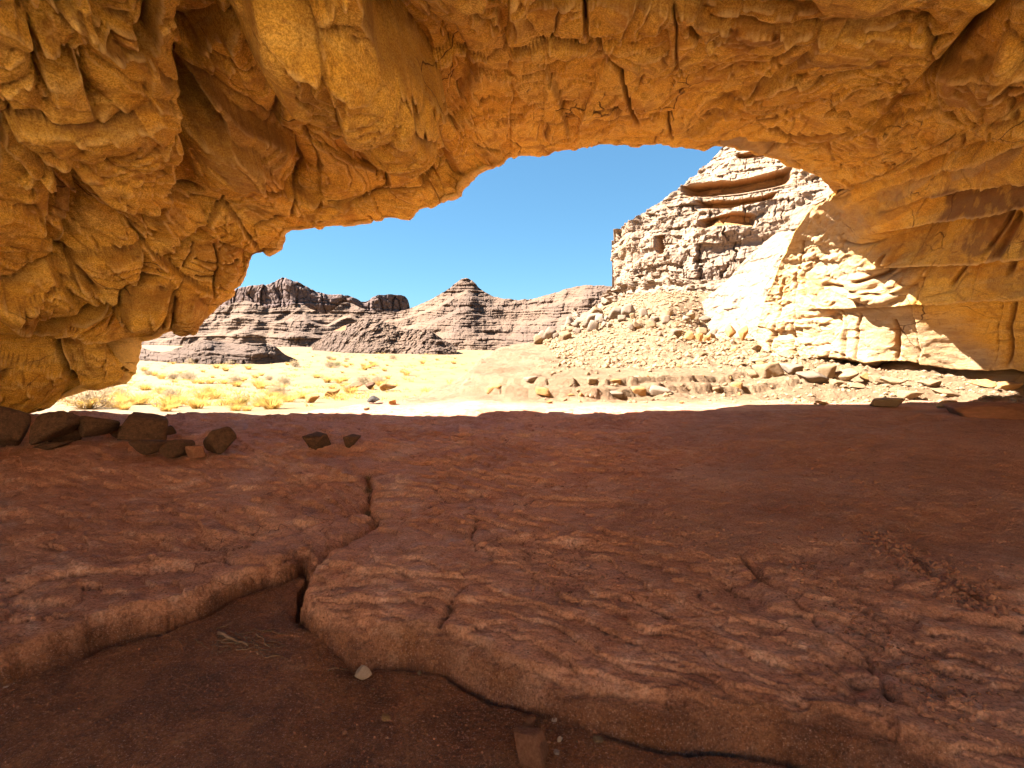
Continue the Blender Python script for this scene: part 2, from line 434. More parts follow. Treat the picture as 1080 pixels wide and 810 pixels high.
    pitm = np.zeros_like(x)
    if near.any():
        xn, yn = x[near], y[near]
        Qn = P2(xn, yn)
        wx = .13 * fbm(Qn, 61, 4, scale=1.8, gain=.5); wy = .13 * fbm(Qn, 65, 4, scale=1.8, gain=.5)
        X, Y = xn + wx, yn + wy
        d, _, t = poly_dist(X, Y, PIT, True)
        ins = in_poly(X, Y, PIT)
        sd = np.where(ins, -d, d)
        lft = 1 - sst(xn, -1.15, -.75)
        wr = (.17 - .11 * lft) * (1 + .35 * fbm(Qn, 68, 3, scale=1.5))
        H = .24 - .06 * lft
        u = np.clip(sd / wr, 0, 1)
        prof = 1 - np.sqrt(np.clip(1 - (1 - u) ** 2.4, 0, 1))
        nA = fbm(Qn, 81, 4, scale=3.0, gain=.5); nB = fbm(Qn, 85, 4, scale=2.2, gain=.5)
        f1 = 1 - sst(sd + .07 * nA - .02, 0, .016); f2 = 1 - sst(sd + .12 * nB - .35 * wr - .03, 0, .018)
        prof = np.clip(prof * (.42 - .22 * lft) + f1 * (.33 + .10 * lft) + f2 * (.25 + .12 * lft), 0, 1); prof = np.where(sd <= 0, 1, prof)
        zpit = -H + .03 * fbm(Qn, 71, 5, scale=1.4) + .014 * fbm(Qn, 73, 5, scale=4, gain=.6) + .06 * sst(-sd, .1, 1.2)
        zz = zs[near]
        lay = .03 * fbm(P2(xn * 1.5, yn * 1.5, zz * 8), 75, 3)
        zpit = zpit - .07 * np.exp(-(sd / .03) ** 2) * sst(fbm(Qn, 79, 3, scale=1.3), -.35, .1)
        zz = np.where(sd > 0, zz * (1 - prof) + zpit * prof + lay * np.clip(prof * 3, 0, 1) * (u < 1), zpit)
        gd, _, _ = poly_dist(X, Y, GULLY)
        zz = zz - .16 * np.exp(-(gd / .04) ** 2) * (sd > 0) * (.4 + .6 * sst(fbm(Qn, 77, 3, scale=3), -.2, .2)) - .06 * np.exp(-(gd / .22) ** 2) * (sd > 0)
        sdp, sides, _ = poly_dist(X, Y, STEPL)
        zz = zz - np.where((sides < 0) & (sd > 0), .055 * np.exp(-sdp / .35) * sst(sdp, 0, .03), 0) * (xn < -.9) - .02 * np.exp(-(sdp / .03) ** 2) * (sd > 0)
        for g, gw, ga in GROOVES:
            gd, _, _ = poly_dist(X, Y, g); zz = zz - ga * np.exp(-(gd / (gw * .55)) ** 2) * (sd > 0) * sst(fbm(Qn, 78, 4, scale=2.5), -.35, .15)
        zs[near] = zz
        pm = np.zeros_like(x); pm[near] = np.where(sd > 0, (1 - sst(u, .3, .85)) * (.6 + .4 * sst(fbm(Qn, 88, 4, scale=3), -.4, .3)), 1.0)  # slab faces also darkened with part of the dirt tone
        pitm = pm
    zs = zs + 13 * sst(-y, 1.5, 20) * (1 + .12 * w0)  # unseen slope added behind the camera as warm bounce fill
    bl = sst(y + .35 * w0 + .1 * w1 + ledg, 10.9, 11.5)
    z = zs * (1 - bl) + zo * bl
    red = (1 - sst(y + .9 * w0, 11.2, 13.4)) * sst(y + .3 * w0, -.3, .8)
    sand = (1 - p) * sst(y + .35 * w0 + .1 * w1 + ledg, 11.0, 11.4)
    dirt = np.clip(pitm + .55 * soil * (1 - bl), 0, 1)
    mask = np.stack([red, sand, dirt, np.ones_like(x)], -1)
    return z.reshape(sh), mask

rs = [.45]
while rs[-1] < 900:
    r = rs[-1]; rs.append(r + min(max(r * r / 864 * 1.15, .006), (.0065 if r < 46 else .02) * r))
rs = np.array(rs)
az = np.radians(np.concatenate([np.linspace(-180, -58, 90, endpoint=False), np.degrees(np.arctan(np.linspace(math.tan(math.radians(-58)), math.tan(math.radians(58)), 1250))), np.linspace(58, 180, 91)[1:-1]]))
A_, R_ = np.meshgrid(az, rs, indexing='ij')
X_ = (R_ * np.sin(A_)).astype(np.float32); Y_ = (R_ * np.cos(A_)).astype(np.float32)
Z_, MK = terrain(X_, Y_)
nu, nv = X_.shape
V = np.stack([X_, Y_, Z_], -1).reshape(-1, 3)
V = np.concatenate([V, [[0, 0, float(Z_[:, 0].mean())]]])
MK = np.concatenate([MK, [[1, 0, 1, 1]]])
tris = np.stack([np.full(nu, nu * nv), (np.arange(nu) + 1) % nu * nv, np.arange(nu) * nv], -1)
me = mesh_from('ground', V, grid_quads(nu, nv, wrap=True, flip=False), tris)
attr(me, 'mask', MK)
ground = link('ground', me, M_GROUND)
tag(ground, 'uneven red rock floor of the shelter running out to pale rock and yellow sand', 'ground', kind='structure')
print('terrain', nu, nv, time.time() - T0)

def tz(x, y):
    z, _ = terrain(np.atleast_1d(np.float32(x)), np.atleast_1d(np.float32(y))); return z
def hit(px, py):
    """ground point seen at a photo position (ray march)"""
    d = pdir(px, py); s = 1.0 / d[1]
    ys = np.concatenate([np.linspace(1.2, 14, 400), np.geomspace(14, 500, 500)])
    P = CAM + d * (ys * s)[:, None]
    g = tz(P[:, 0], P[:, 1])
    k = np.argmax(P[:, 2] < g)
    return P[k] if (P[:, 2] < g).any() else P[-1]

# ------------------------------------------------------------------ the arch (shell of rock round the shelter)
C = pdir(560, 360); C /= np.linalg.norm(C)
CR = np.cross(C, [0, 0, 1]); CR /= np.linalg.norm(CR); CU = np.cross(CR, C)
outline = [(1600, 640, 12), (1240, 520, 14), (1050, 440, 15.5), (900, 400, 18.5), (800, 385, 24.5), (797, 350, 25), (806, 318, 24.5), (822, 280, 23), (838, 245, 21), (858, 217, 18.5), (884, 206, 14.6), (868, 187, 13.6), (835, 173, 13), (800, 160, 12.6), (765, 154, 12.4), (752, 153, 12.3), (745, 158, 12.2), (712, 154, 12.2), (700, 152, 12.1), (660, 151, 12), (632, 150, 12), (608, 156, 12), (575, 163, 12), (540, 165, 12), (520, 178, 11.3), (500, 187, 11.200000000000001), (486, 208, 11.1), (468, 216, 11.1), (440, 220, 10.7), (430, 231, 10.6), (372, 236, 10.6), (318, 242, 10.6), (303, 243, 10.1), (297, 246, 10.1), (292, 263, 10.1), (266, 272, 10.1), (258, 290, 10.2), (243, 310, 10.2), (216, 333, 10.3), (190, 350, 10.3), (162, 357, 10.3), (147, 361, 10.5), (144, 378, 10.5), (140, 396, 10.5), (126, 404, 10.5), (100, 410, 10.5), (84, 414, 10.5), (60, 424, 10.5), (10, 432, 10.3), (-100, 455, 10.1), (-300, 500, 10.5), (-700, 640, 9)]
ol = np.array(outline, float)
od = pdir(ol[:, 0], ol[:, 1]); od /= np.linalg.norm(od, axis=1)[:, None]
rho_o = np.arccos(od @ C); phi_o = np.unwrap(np.arctan2(od @ CU, od @ CR))
print('phi', np.degrees(phi_o).round(1).tolist())
ctrl = [(ol[i, 0], ol[i, 1], ol[i, 2]) for i in range(0, len(ol))]
ctrl += [(540, 60, 7.4), (400, 160, 9.4), (540, 0, 5.3), (540, 110, 9.3), (700, 60, 7.4), (700, 0, 5.6), (800, 60, 7.6), (860, 0, 5.8), (900, 120, 9.6), (980, 60, 7.2), (1080, 0, 5.4), (1080, 100, 7.0),
         (1000, 160, 9.2), (1080, 190, 8.9), (940, 195, 12.2), (960, 240, 13.6), (1080, 250, 10.8), (900, 240, 17), (940, 290, 16.2), (1080, 300, 12.2), (900, 330, 18.4), (1000, 340, 15.4), (1080, 350, 13.6), (850, 330, 21.3), (860, 260, 20.3), (880, 370, 19.6), (1000, 385, 16.2), (1080, 395, 14.4), (940, 370, 17.6),
         (0, 0, 4.0), (0, 100, 5.0), (0, 200, 6.4), (0, 300, 7.8), (0, 345, 8.7), (0, 400, 9.7), (100, 0, 4.3), (100, 100, 5.4), (100, 200, 7.2), (100, 300, 8.8), (100, 345, 9.6), (90, 385, 10.0),
         (200, 0, 4.7), (200, 100, 6.2), (200, 200, 8.6), (200, 300, 9.7), (300, 0, 5.0), (300, 100, 7.1), (300, 200, 9.5), (400, 0, 5.2), (420, 90, 7.6), (240, 250, 9.7)]
cp = np.array([at(a, b, c) for a, b, c in ctrl])
extra = np.array([(0, 0, 4.7), (-3, 0, 4.5), (4, 0, 4.9), (0, 3, 4.9), (-8.5, 1.5, 1.0), (-8, 3, 2.5), (-6.5, 1, 3.6), (-9, 0, -.5), (-9.5, 5, 0), (12.5, 2, 0), (12, 4, 2.5), (9.5, 2, 4.2), (13.5, 8, 1), (0, -4, 4.0), (0, -7, 1.6), (0, -7, -1), (-6, -5, 1), (7.5, -5.5, 1.5), (5, -4, 3.8), (-4, -4, 3.4), (11, -2, -.5), (-8, -3, -.5)], float)
cp = np.concatenate([cp, extra]); v = cp - CAM; L = np.linalg.norm(v, axis=1); dn = v / L[:, None]
K = np.linalg.norm(dn[:, None] - dn[None], axis=2)
Amat = np.block([[K + 0 * np.eye(len(K)) - .004 * np.eye(len(K)), np.ones((len(K), 1))], [np.ones((1, len(K))), np.zeros((1, 1))]])
wts = np.linalg.solve(Amat, np.concatenate([np.log(L), [0]]))
def shell_r(D):
    out = np.full(len(D), wts[-1])
    for i in range(0, len(D), 100000):
        d = D[i:i + 100000]
        k = np.sqrt(np.maximum(2 - 2 * d @ dn.T, 0)); out[i:i + 100000] += k @ wts[:-1]
    return np.exp(out)

phis = np.radians(np.concatenate([np.linspace(-40, -9, 40, endpoint=False), np.linspace(-9, 192, 1500), np.linspace(192, 222, 40)[1:]]))
r_in = np.interp(phis, phi_o, rho_o)
SP = np.concatenate([(np.linspace(0, 1, 470) ** 1.08), 1 + np.linspace(0, 1, 110)[1:] ** 1.3])
VIEW = math.radians(54); BACK = 73  # roof ends early, its unseen rear opened to let fill light in
def rho_of(s, ri):
    a = ri + (np.maximum(VIEW, ri + .1) - ri) * np.minimum(s, 1)
    return a + (math.radians(BACK) - a) * np.maximum(s - 1, 0)
PH, SS = np.meshgrid(phis, SP, indexing='ij'); RI = np.repeat(r_in[:, None], len(SP), 1)
RH = rho_of(SS, RI)
D = (np.cos(RH)[..., None] * C + (np.sin(RH) * np.cos(PH))[..., None] * CR + (np.sin(RH) * np.sin(PH))[..., None] * CU)
nu, nv = PH.shape
Rr = shell_r(D.reshape(-1, 3)).reshape(nu, nv)
P = CAM + D * Rr[..., None]
# rounded lip and the outside of the rock
o_dir = np.zeros((nu, 3)); deg = np.degrees(phis)
for k in range(3):
    o_dir[:, k] = np.interp(deg, [-40, 20, 32, 60, 150, 168, 180, 222], [[1, 1, .8, 0, 0, -.6, -1, -1][k * 0:][i] if k == 0 else [[.9, .9, .5, 0, -.05, -.02, 0, 0][i], [.0, .1, .6, 1, 1, .7, .15, 0][i]][k - 1] for i in range(8)])
o_dir /= np.linalg.norm(o_dir, axis=1)[:, None]
fw = np.array([0, 1, 0.0])
rows = []
B0 = P[:, 0]
for a in np.radians([90, 78, 65, 50, 35, 18]):
    rows.append(B0 + .3 * (math.sin(a) * fw * (np.interp(deg, [0, 25, 40, 222], [0.2, .3, 1, 1]))[:, None] + (1 - math.cos(a)) * o_dir))
lines = [rows[0] + o_dir * t for t in (.12, .3, .5, .75, 1.1, 1.5, 2, 2.7, 3.5, 4.5, 5.7, 7)][::-1]
back = [lines[0] + np.array([0, -t, min(t * .1, 1.5)]) for t in (1.5, 4, 6.5, 8.5, 10)][::-1]
extra_rows = np.stack(back + lines + rows, 1)
ne = extra_rows.shape[1]
P = np.concatenate([extra_rows, P], 1); nv = P.shape[1]
# base normals (away from the camera on the inside)
du = np.gradient(P, axis=0); dv = np.gradient(P, axis=1)
N = np.cross(du, dv); N /= np.linalg.norm(N, axis=2)[..., None] + 1e-9
sg = np.sign((N[:, ne:] * (P[:, ne:] - CAM)).sum(2)).mean(); N *= (1 if sg > 0 else -1)
Pf = P.reshape(-1, 3).astype(np.float32); Nf = N.reshape(-1, 3)
v = Pf - CAM; zc = v @ FW; ok = zc > .3
px = np.where(ok, 540 + F * (v @ RT) / np.maximum(zc, .3), 1e5); py = np.where(ok, 405 - F * (v @ UP) / np.maximum(zc, .3), 1e5)
px = np.clip(px, -3000, 4000); py = np.clip(py, -3000, 4000)
inside = np.repeat((np.arange(nv) >= ne)[None], nu, 0).ravel()
edge = np.repeat(np.concatenate([np.zeros(ne), sst(SP, 0, .05)])[None], nu, 0).ravel()
Sx = np.stack([px * .02, py * .02, np.zeros_like(px)], -1)
wx = px + 7 * fbm(Sx, 101, 3, gain=.45); wy = py + 7 * fbm(Sx, 111, 3, gain=.45)

dep = np.zeros(len(Pf), np.float32); mk_crack_shade = np.zeros(len(Pf), np.float32); mk_dark = np.zeros(len(Pf), np.float32); mk_pale = np.zeros(len(Pf), np.float32)
def near_box(pts, pad):
    a = np.array(pts); return (px > a[:, 0].min() - pad) & (px < a[:, 0].max() + pad) & (py > a[:, 1].min() - pad) & (py < a[:, 1].max() + pad)
def ledge(pts, side, A, Ld, soft=2.5, taper=True):
    """rock past the line (on one side) lies deeper by A metres, healing over Ld photo pixels"""
    m = near_box(pts, Ld * 3)
    d, s, t = poly_dist(wx[m], wy[m], pts)
    e = np.where(s * side > 0, np.exp(-d / Ld) * sst(d, 0, soft), 0)
    if np.mean([q_[0] for q_ in pts]) > 880 and np.mean([q_[1] for q_ in pts]) > 140: e = e * 1.9
    if np.mean([q_[0] for q_ in pts]) < 480: e = e * 1.5
    if taper: e = e * sst(t, 0, .08) * (1 - sst(t, .92, 1))
    dep[m] += A * e * inside[m]
    mk_crack_shade[m] = np.maximum(mk_crack_shade[m], np.exp(-(d / 2.2) ** 2) * .6 * inside[m])
def groove(pts, A, w, taper=True):
    m = near_box(pts, w * 4)
    d, s, t = poly_dist(wx[m], wy[m], pts)
    k = (sst(t, 0, .1) * (1 - sst(t, .9, 1))) if taper else 1
    e = np.exp(-(d / (w * .6)) ** 2) * k
    dep[m] += A * e * inside[m]; mk_crack_shade[m] = np.maximum(mk_crack_shade[m], e * .8 * inside[m])
def bulge(cx, cy, rx, ry, A, rot=0.0, pw=2.0):
    m = (abs(px - cx) < 2.2 * max(rx, ry)) & (abs(py - cy) < 2.2 * max(rx, ry))
    c, s = math.cos(rot), math.sin(rot)
    u = ((wx[m] - cx) * c + (wy[m] - cy) * s) / rx; w = (-(wx[m] - cx) * s + (wy[m] - cy) * c) / ry
    q = np.sqrt(u * u + w * w)
    dep[m] -= A * np.sqrt(np.clip(1 - q ** pw, 0, 1)) * inside[m] * edge[m]
def patch(cx, cy, rx, ry, arr, A=1.0, rot=0.0):
    m = (abs(px - cx) < 1.6 * max(rx, ry)) & (abs(py - cy) < 1.6 * max(rx, ry))
    c, s = math.cos(rot), math.sin(rot)
    u = ((wx[m] - cx) * c + (wy[m] - cy) * s) / rx; w = (-(wx[m] - cx) * s + (wy[m] - cy) * c) / ry
    q = np.maximum(abs(u), abs(w)) * .5 + np.sqrt(u * u + w * w) * .5
    arr[m] = np.maximum(arr[m], A * (1 - sst(q, .9, 1.03)))
# left mass: blocks, tongues, hollows
ledge([(200, 20), (201, 60), (193, 105), (187, 135), (184, 160), (175, 200), (172, 212)], -1, .55, 26)
ledge([(172, 212), (148, 218), (112, 213), (90, 190), (62, 165), (30, 152), (0, 138), (-60, 110)], -1, .5, 30)
groove([(40, 148), (90, 163), (150, 172), (176, 180)], .07, 3)
ledge([(262, -40), (260, 10), (258, 35), (268, 50), (266, 68), (242, 90), (228, 112)], 1, .30, 40)
bulge(212, 134, 28, 14, -1.7, 0.15)
patch(210, 131, 21, 8, mk_crack_shade, .9, .15)  # dark tone painted into the hollow to deepen its shade
ledge([(190, 122), (235, 122), (262, 140), (290, 155), (313, 167), (308, 185), (300, 203)], -1, .25, 20)
bulge(250, 165, 62, 40, .35, .35)
bulge(78, 18, 14, 12, -.6); bulge(40, 60, 7, 15, -.35); bulge(70, 80, 22, 14, -.35, .5)
ledge([(50, 0), (28, 22), (20, 40)], -1, .25, 15)
ledge([(48, 55), (50, 95), (56, 96)], 1, .25, 12); ledge([(95, 70), (92, 100), (98, 125)], -1, .3, 18)
ledge([(45, 57), (90, 72), (98, 60), (110, 35), (98, 0)], 1, .3, 16)
ledge([(110, 60), (150, 75), (176, 75), (180, 40), (172, -10)], -1, .22, 20)
bulge(350, 60, 120, 55, .75, .55, 2.4)
bulge(430, 110, 55, 62, .4, .5)
ledge([(375, -60), (378, -10), (402, 30), (430, 52), (455, 82), (470, 97), (472, 128), (462, 138), (440, 160), (425, 172)], -1, .55, 34)
ledge([(262, 55), (290, 92), (320, 103), (350, 112)], 1, .22, 22)
ledge([(357, 90), (352, 105), (360, 122), (378, 132)], 1, .12, 14)
groove([(385, 118), (400, 140), (412, 160), (430, 170)], .16, 4)
groove([(418, 62), (445, 95), (462, 120)], .12, 4); 
ledge([(-20, 125), (12, 138), (12, 170), (8, 200)], 1, .4, 26)
ledge([(62, 165), (68, 210), (50, 260), (48, 275)], -1, .3, 18); ledge([(100, 208), (88, 240), (72, 270), (50, 285)], -1, .45, 24)
groove([(0, 303), (15, 300), (60, 283), (85, 292), (110, 307)], .22, 5)
ledge([(110, 306), (125, 316), (105, 330), (67, 347), (30, 352)], 1, .35, 22)
bulge(55, 318, 62, 26, .4, .05)
ledge([(-60, 352), (0, 354), (40, 358), (90, 360), (140, 361), (165, 357)], 1, .75, 30, taper=False)
groove([(52, 362), (60, 380), (72, 398), (88, 414)], .35, 4)
bulge(25, 398, 50, 40, .5); bulge(105, 385, 44, 30, .35)
ledge([(180, 297), (160, 302), (135, 300), (125, 318), (122, 330)], -1, -.25, 14)
bulge(152, 318, 28, 22, .45); bulge(195, 325, 24, 24, .5); bulge(222, 275, 12, 12, .15); bulge(243, 283, 16, 22, .3)
groove([(185, 303), (181, 318), (171, 330), (168, 340)], .28, 3.2); groove([(122, 318), (130, 304), (150, 297), (170, 292)], .25, 3.5)
groove([(227, 258), (229, 285), (226, 312)], .18, 2.2); groove([(205, 277), (228, 279), (253, 274)], .15, 2.2); groove([(208, 295), (228, 296)], .12, 2)
groove([(212, 262), (200, 280), (195, 290)], .12, 2.5)
ledge([(120, 330), (150, 345), (190, 345)], 1, .12, 14)
ledge([(205, 235), (206, 245), (190, 262), (170, 280)], -1, .3, 16); ledge([(155, 250), (150, 280), (142, 300)], -1, .2, 14)
groove([(168, 198), (190, 205), (215, 208)], .15, 3); ledge([(172, 212), (230, 215), (290, 222), (330, 228)], 1, .12, 24)
groove([(312, 168), (320, 190), (305, 215), (300, 232)], .12, 4)
ledge([(350, 225), (400, 200), (440, 190), (480, 178), (520, 165)], 1, .12, 20)
groove([(260, 240), (330, 218), (400, 205), (460, 200)], .06, 3)
ledge([(470, 135), (468, 160), (490, 178), (498, 190)], 1, .25, 20)
# middle of the ceiling
groove([(612, -30), (617, 5), (620, 32), (640, 60), (656, 72), (664, 100), (668, 115), (677, 130)], .28, 2.8)
groove([(710, -10), (713, 30), (714, 60), (722, 92)], .12, 1.8); groove([(705, 115), (712, 152)], .15, 2)
ledge([(560, 12), (625, 3), (700, 8), (760, 14), (830, 18), (868, 22)], -1, .25, 22)
ledge([(862, 20), (864, 40), (860, 55), (842, 72), (815, 88), (782, 96), (760, 118), (742, 136), (720, 148)], 1, .16, 30)
ledge([(620, 32), (660, 32), (700, 20), (715, 5)], 1, .16, 20)
ledge([(730, 20), (780, 30), (860, 33), (940, 24), (990, 34)], -1, .22, 18)
groove([(728, 18), (732, 35), (742, 42)], .25, 4)
ledge([(520, 20), (552, 10), (560, -20)], 1, .25, 20); groove([(470, 0), (500, 30), (530, 42)], .12, 4)
ledge([(480, 40), (500, 75), (505, 100), (500, 130)], 1, .14, 30)
bulge(600, 112, 14, 7, -.15); groove([(740, 110), (800, 100), (870, 80), (915, 70)], .08, 4); groove([(560, 130), (620, 118), (700, 122)], .05, 3)
ledge([(760, 140), (830, 118), (880, 100), (940, 90)], 1, .14, 16)
ledge([(560, 60), (590, 100), (600, 140)], -1, .10, 26); ledge([(800, 150), (860, 148), (900, 140), (960, 120)], 1, .15, 12)
# right: great diagonal crack and the banded wall
groove([(1090, -20), (1062, -2), (1022, 35), (978, 82), (950, 108), (925, 116), (905, 118)], .5, 7)
ledge([(1090, -20), (1062, -2), (1022, 35), (978, 82), (950, 108), (925, 116)], -1, .45, 40)
bulge(930, 137, 9, 7, -.3)
ledge([(975, 85), (1040, 75), (1110, 60)], 1, -.3, 20); bulge(1065, 60, 16, 16, .3); groove([(1000, 95), (1050, 100), (1110, 90)], .12, 3)
groove([(925, 225), (955, 218), (980, 213)], .08, 2.4)
groove([(1003, 290), (1000, 300), (993, 313)], .25, 4); groove([(1052, 292), (1054, 305)], .2, 5); groove([(1032, 240), (1033, 262), (1028, 280)], .2, 4); groove([(1045, 262), (1040, 280)], .25, 9)
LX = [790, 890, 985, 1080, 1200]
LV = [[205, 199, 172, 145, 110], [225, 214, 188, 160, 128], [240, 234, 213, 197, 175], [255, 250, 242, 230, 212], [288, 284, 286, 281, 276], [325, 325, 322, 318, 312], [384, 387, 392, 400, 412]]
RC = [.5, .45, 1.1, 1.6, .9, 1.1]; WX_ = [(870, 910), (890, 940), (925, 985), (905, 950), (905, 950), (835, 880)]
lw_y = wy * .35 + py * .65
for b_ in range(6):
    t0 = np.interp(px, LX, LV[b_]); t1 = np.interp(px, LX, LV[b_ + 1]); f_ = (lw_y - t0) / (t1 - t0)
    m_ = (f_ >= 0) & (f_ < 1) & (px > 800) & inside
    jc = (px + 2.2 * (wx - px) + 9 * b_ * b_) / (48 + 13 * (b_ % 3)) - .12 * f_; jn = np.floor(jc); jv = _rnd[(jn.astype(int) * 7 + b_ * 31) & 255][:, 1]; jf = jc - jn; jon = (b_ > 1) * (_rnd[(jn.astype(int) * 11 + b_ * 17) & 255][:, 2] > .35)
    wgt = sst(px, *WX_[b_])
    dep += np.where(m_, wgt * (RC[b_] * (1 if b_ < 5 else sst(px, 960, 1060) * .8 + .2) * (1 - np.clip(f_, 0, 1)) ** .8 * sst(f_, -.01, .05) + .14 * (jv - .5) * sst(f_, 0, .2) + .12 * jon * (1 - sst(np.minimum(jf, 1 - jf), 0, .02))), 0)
    mk_crack_shade = np.maximum(mk_crack_shade, np.where(m_, wgt * (np.exp(-(f_ / (.20 if b_ in (2, 3) else .08)) ** 2) * .85 + .3 * jon * (1 - sst(np.minimum(jf, 1 - jf), 0, .02))), 0))  # joints, plus dark bands painted as shade below the ledges
# sunlit lower blocks
groove([(881, 326), (884, 345), (876, 372), (868, 384)], .2, 3); groove([(902, 330), (902, 360), (900, 382)], .12, 2.2)
groove([(938, 340), (944, 352), (944, 384)], .18, 3); groove([(1052, 340), (1050, 360), (1058, 395)], .16, 3)
ledge([(868, 378), (920, 380), (975, 384), (1040, 392)], 1, .3, 8)
ledge([(880, 326), (884, 345), (878, 372)], 1, .25, 14)
groove([(845, 250), (842, 300), (838, 350), (836, 384)], .16, 2.2)
groove([(829, 290), (820, 330), (812, 380)], .2, 2.6); groove([(881, 252), (905, 256), (925, 258)], .15, 2); bulge(928, 275, 7, 7, .3); bulge(908, 300, 14, 14, .3); groove([(926, 268), (928, 290), (905, 296)], .25, 3)
groove([(868, 300), (900, 305), (935, 310)], .18, 2.5); bulge(945, 300, 16, 9, .35); bulge(925, 312, 26, 8, .3)
groove([(800, 384), (850, 383), (895, 388), (945, 389), (1010, 396), (1100, 405)], 1.3, 5.5, False)
# patina, then a painted sunlit tone on the wall
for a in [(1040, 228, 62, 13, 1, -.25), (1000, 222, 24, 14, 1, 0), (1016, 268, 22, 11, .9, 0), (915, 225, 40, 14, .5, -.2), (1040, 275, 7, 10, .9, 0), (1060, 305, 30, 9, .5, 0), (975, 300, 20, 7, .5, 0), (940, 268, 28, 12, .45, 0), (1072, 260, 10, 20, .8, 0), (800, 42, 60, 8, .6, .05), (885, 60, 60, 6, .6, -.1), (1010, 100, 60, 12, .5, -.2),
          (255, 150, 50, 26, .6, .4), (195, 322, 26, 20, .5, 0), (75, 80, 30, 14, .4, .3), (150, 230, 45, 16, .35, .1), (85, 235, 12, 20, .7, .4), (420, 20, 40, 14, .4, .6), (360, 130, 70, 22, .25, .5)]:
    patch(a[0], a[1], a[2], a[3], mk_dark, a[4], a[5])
for a in [(1010, 192, 22, 10, .5, -.3), (945, 205, 28, 8, .4, -.25), (1050, 180, 20, 8, .4, -.5)]:
    patch(a[0], a[1], a[2], a[3], mk_pale, a[4], a[5])
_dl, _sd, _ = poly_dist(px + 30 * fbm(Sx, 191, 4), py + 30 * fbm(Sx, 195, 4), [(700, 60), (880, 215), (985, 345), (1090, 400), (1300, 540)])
mk_pale = np.maximum(mk_pale, sst(np.where(_sd > 0, _dl, -_dl), -20, 20) * (px > 760) * (py > 150) * (py < 800) * inside)  # pale sunlit tone painted on the wall below the shade edge
# general rock character
lf = (px < 520).astype(np.float32) * (1 - sst(px, 440, 520))
n1 = fbm(Pf, 121, 5, scale=(.9, .9, 1.5), gain=.5)
n2 = fbm(Pf, 131, 5, scale=(2.6, 2.6, 4.5), gain=.62)
nr = fbm(Pf, 141, 5, scale=(1.7, 1.7, 2.6), gain=.55, ridged=True)
WP = Pf + np.stack([n1, n2 * .5, n1 * .6], -1) * .16
a1, b1, c1, i1 = worley(WP, 151, scale=(.75, .6, 1.3)); a2, b2, c2, i2 = worley(WP, 157, scale=(2.1, 1.5, 4.2)); a3, b3, c3, i3 = worley(WP + .1 * n2[:, None], 163, scale=(5, 4, 8))
tl1 = ((WP * _g[i1]).sum(1)); tl1 = tl1 - np.floor(tl1)          # sloping facet inside each cell
fac2 = (np.einsum('ij,ij->i', (WP * np.float32([2.1, 1.5, 4.2])) % 1.0 - .5, _g[i2]))
e = inside.astype(np.float32)
rough = .02 + .02 * lf
edge2 = (.35 + .65 * edge) * (1 - .75 * sst(px, 860, 920) * sst(py - (px - 860) * -.25, 190, 235))
hi = sst(fbm(Pf, 181, 2, scale=.5), -.25, .3)
fac1 = np.einsum('ij,ij->i', (WP * np.float32([.75, .6, 1.3])) % 1.0 - .5, _g[i1])
dep += ((c1 - .5) * (.16 + .24 * lf) + fac1 * .16) * edge2
dep += ((c2 - .5) * .07 * (1 + .4 * lf) + fac2 * .02 + (c3 - .5) * .006) * (.4 + .6 * hi)
dep += (-n1 * .12 - n2 * rough - nr * .012 * hi) * edge2
cr1 = 1 - sst(b1 - a1, 0, .045); cr2 = 1 - sst(b2 - a2, 0, .05)
sel1 = (fbm(Pf, 171, 2, scale=.6) > -.05); sel2 = (fbm(Pf, 173, 2, scale=1.1) > .12)
dep += cr1 * .06 * sel1 + cr2 * .02 * sel2
mk_crack_shade = np.maximum(mk_crack_shade, np.maximum(cr1 * sel1 * .7, cr2 * sel2 * .45) * e)
# thin bedding steps
bed = Pf[:, 2] + .10 * Pf[:, 0] + .12 * n1 - .05 * Pf[:, 1]
dep += (terrace(bed, .15, .85) - bed) * .26 * (1 - .5 * lf) * (1 - .85 * sst(px, 780, 800) * sst(py - .3 * (px - 860), 190, 225))
fl = fbm(Pf, 201, 4, scale=(.6, .6, 1.4), gain=.36); fl2 = fbm(Pf, 207, 4, scale=(2.3, 2.3, 5.0), gain=.5)
dep += .50 * (terrace(fl, .16, .97) - fl) * edge2 + .04 * (terrace(fl2, .15, .96) - fl2) * (.5 + .5 * edge2)
dep += .006 * fbm(Pf, 211, 3, scale=(14, 14, 22), gain=.6)
dg = dep.reshape(nu, nv)
for _ in range(2):
    q_ = np.pad(dg, 1, 'edge'); dg = (q_[:-2, 1:-1] + q_[2:, 1:-1] + q_[1:-1, :-2] + q_[1:-1, 2:] + 2 * dg) / 6
dep = dg.ravel()
Pf = Pf + Nf * dep[:, None]
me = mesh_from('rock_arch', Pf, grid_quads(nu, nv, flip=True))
attr(me, 'mask', np.stack([mk_crack_shade, mk_dark * (.6 + .4 * (n2 > -.1)), mk_pale, np.ones(len(Pf))], -1))
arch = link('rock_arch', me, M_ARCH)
tag(arch, 'huge orange sandstone arch whose cracked ceiling and walls frame the view', 'rock arch', kind='structure')
print('arch', nu, nv, time.time() - T0)

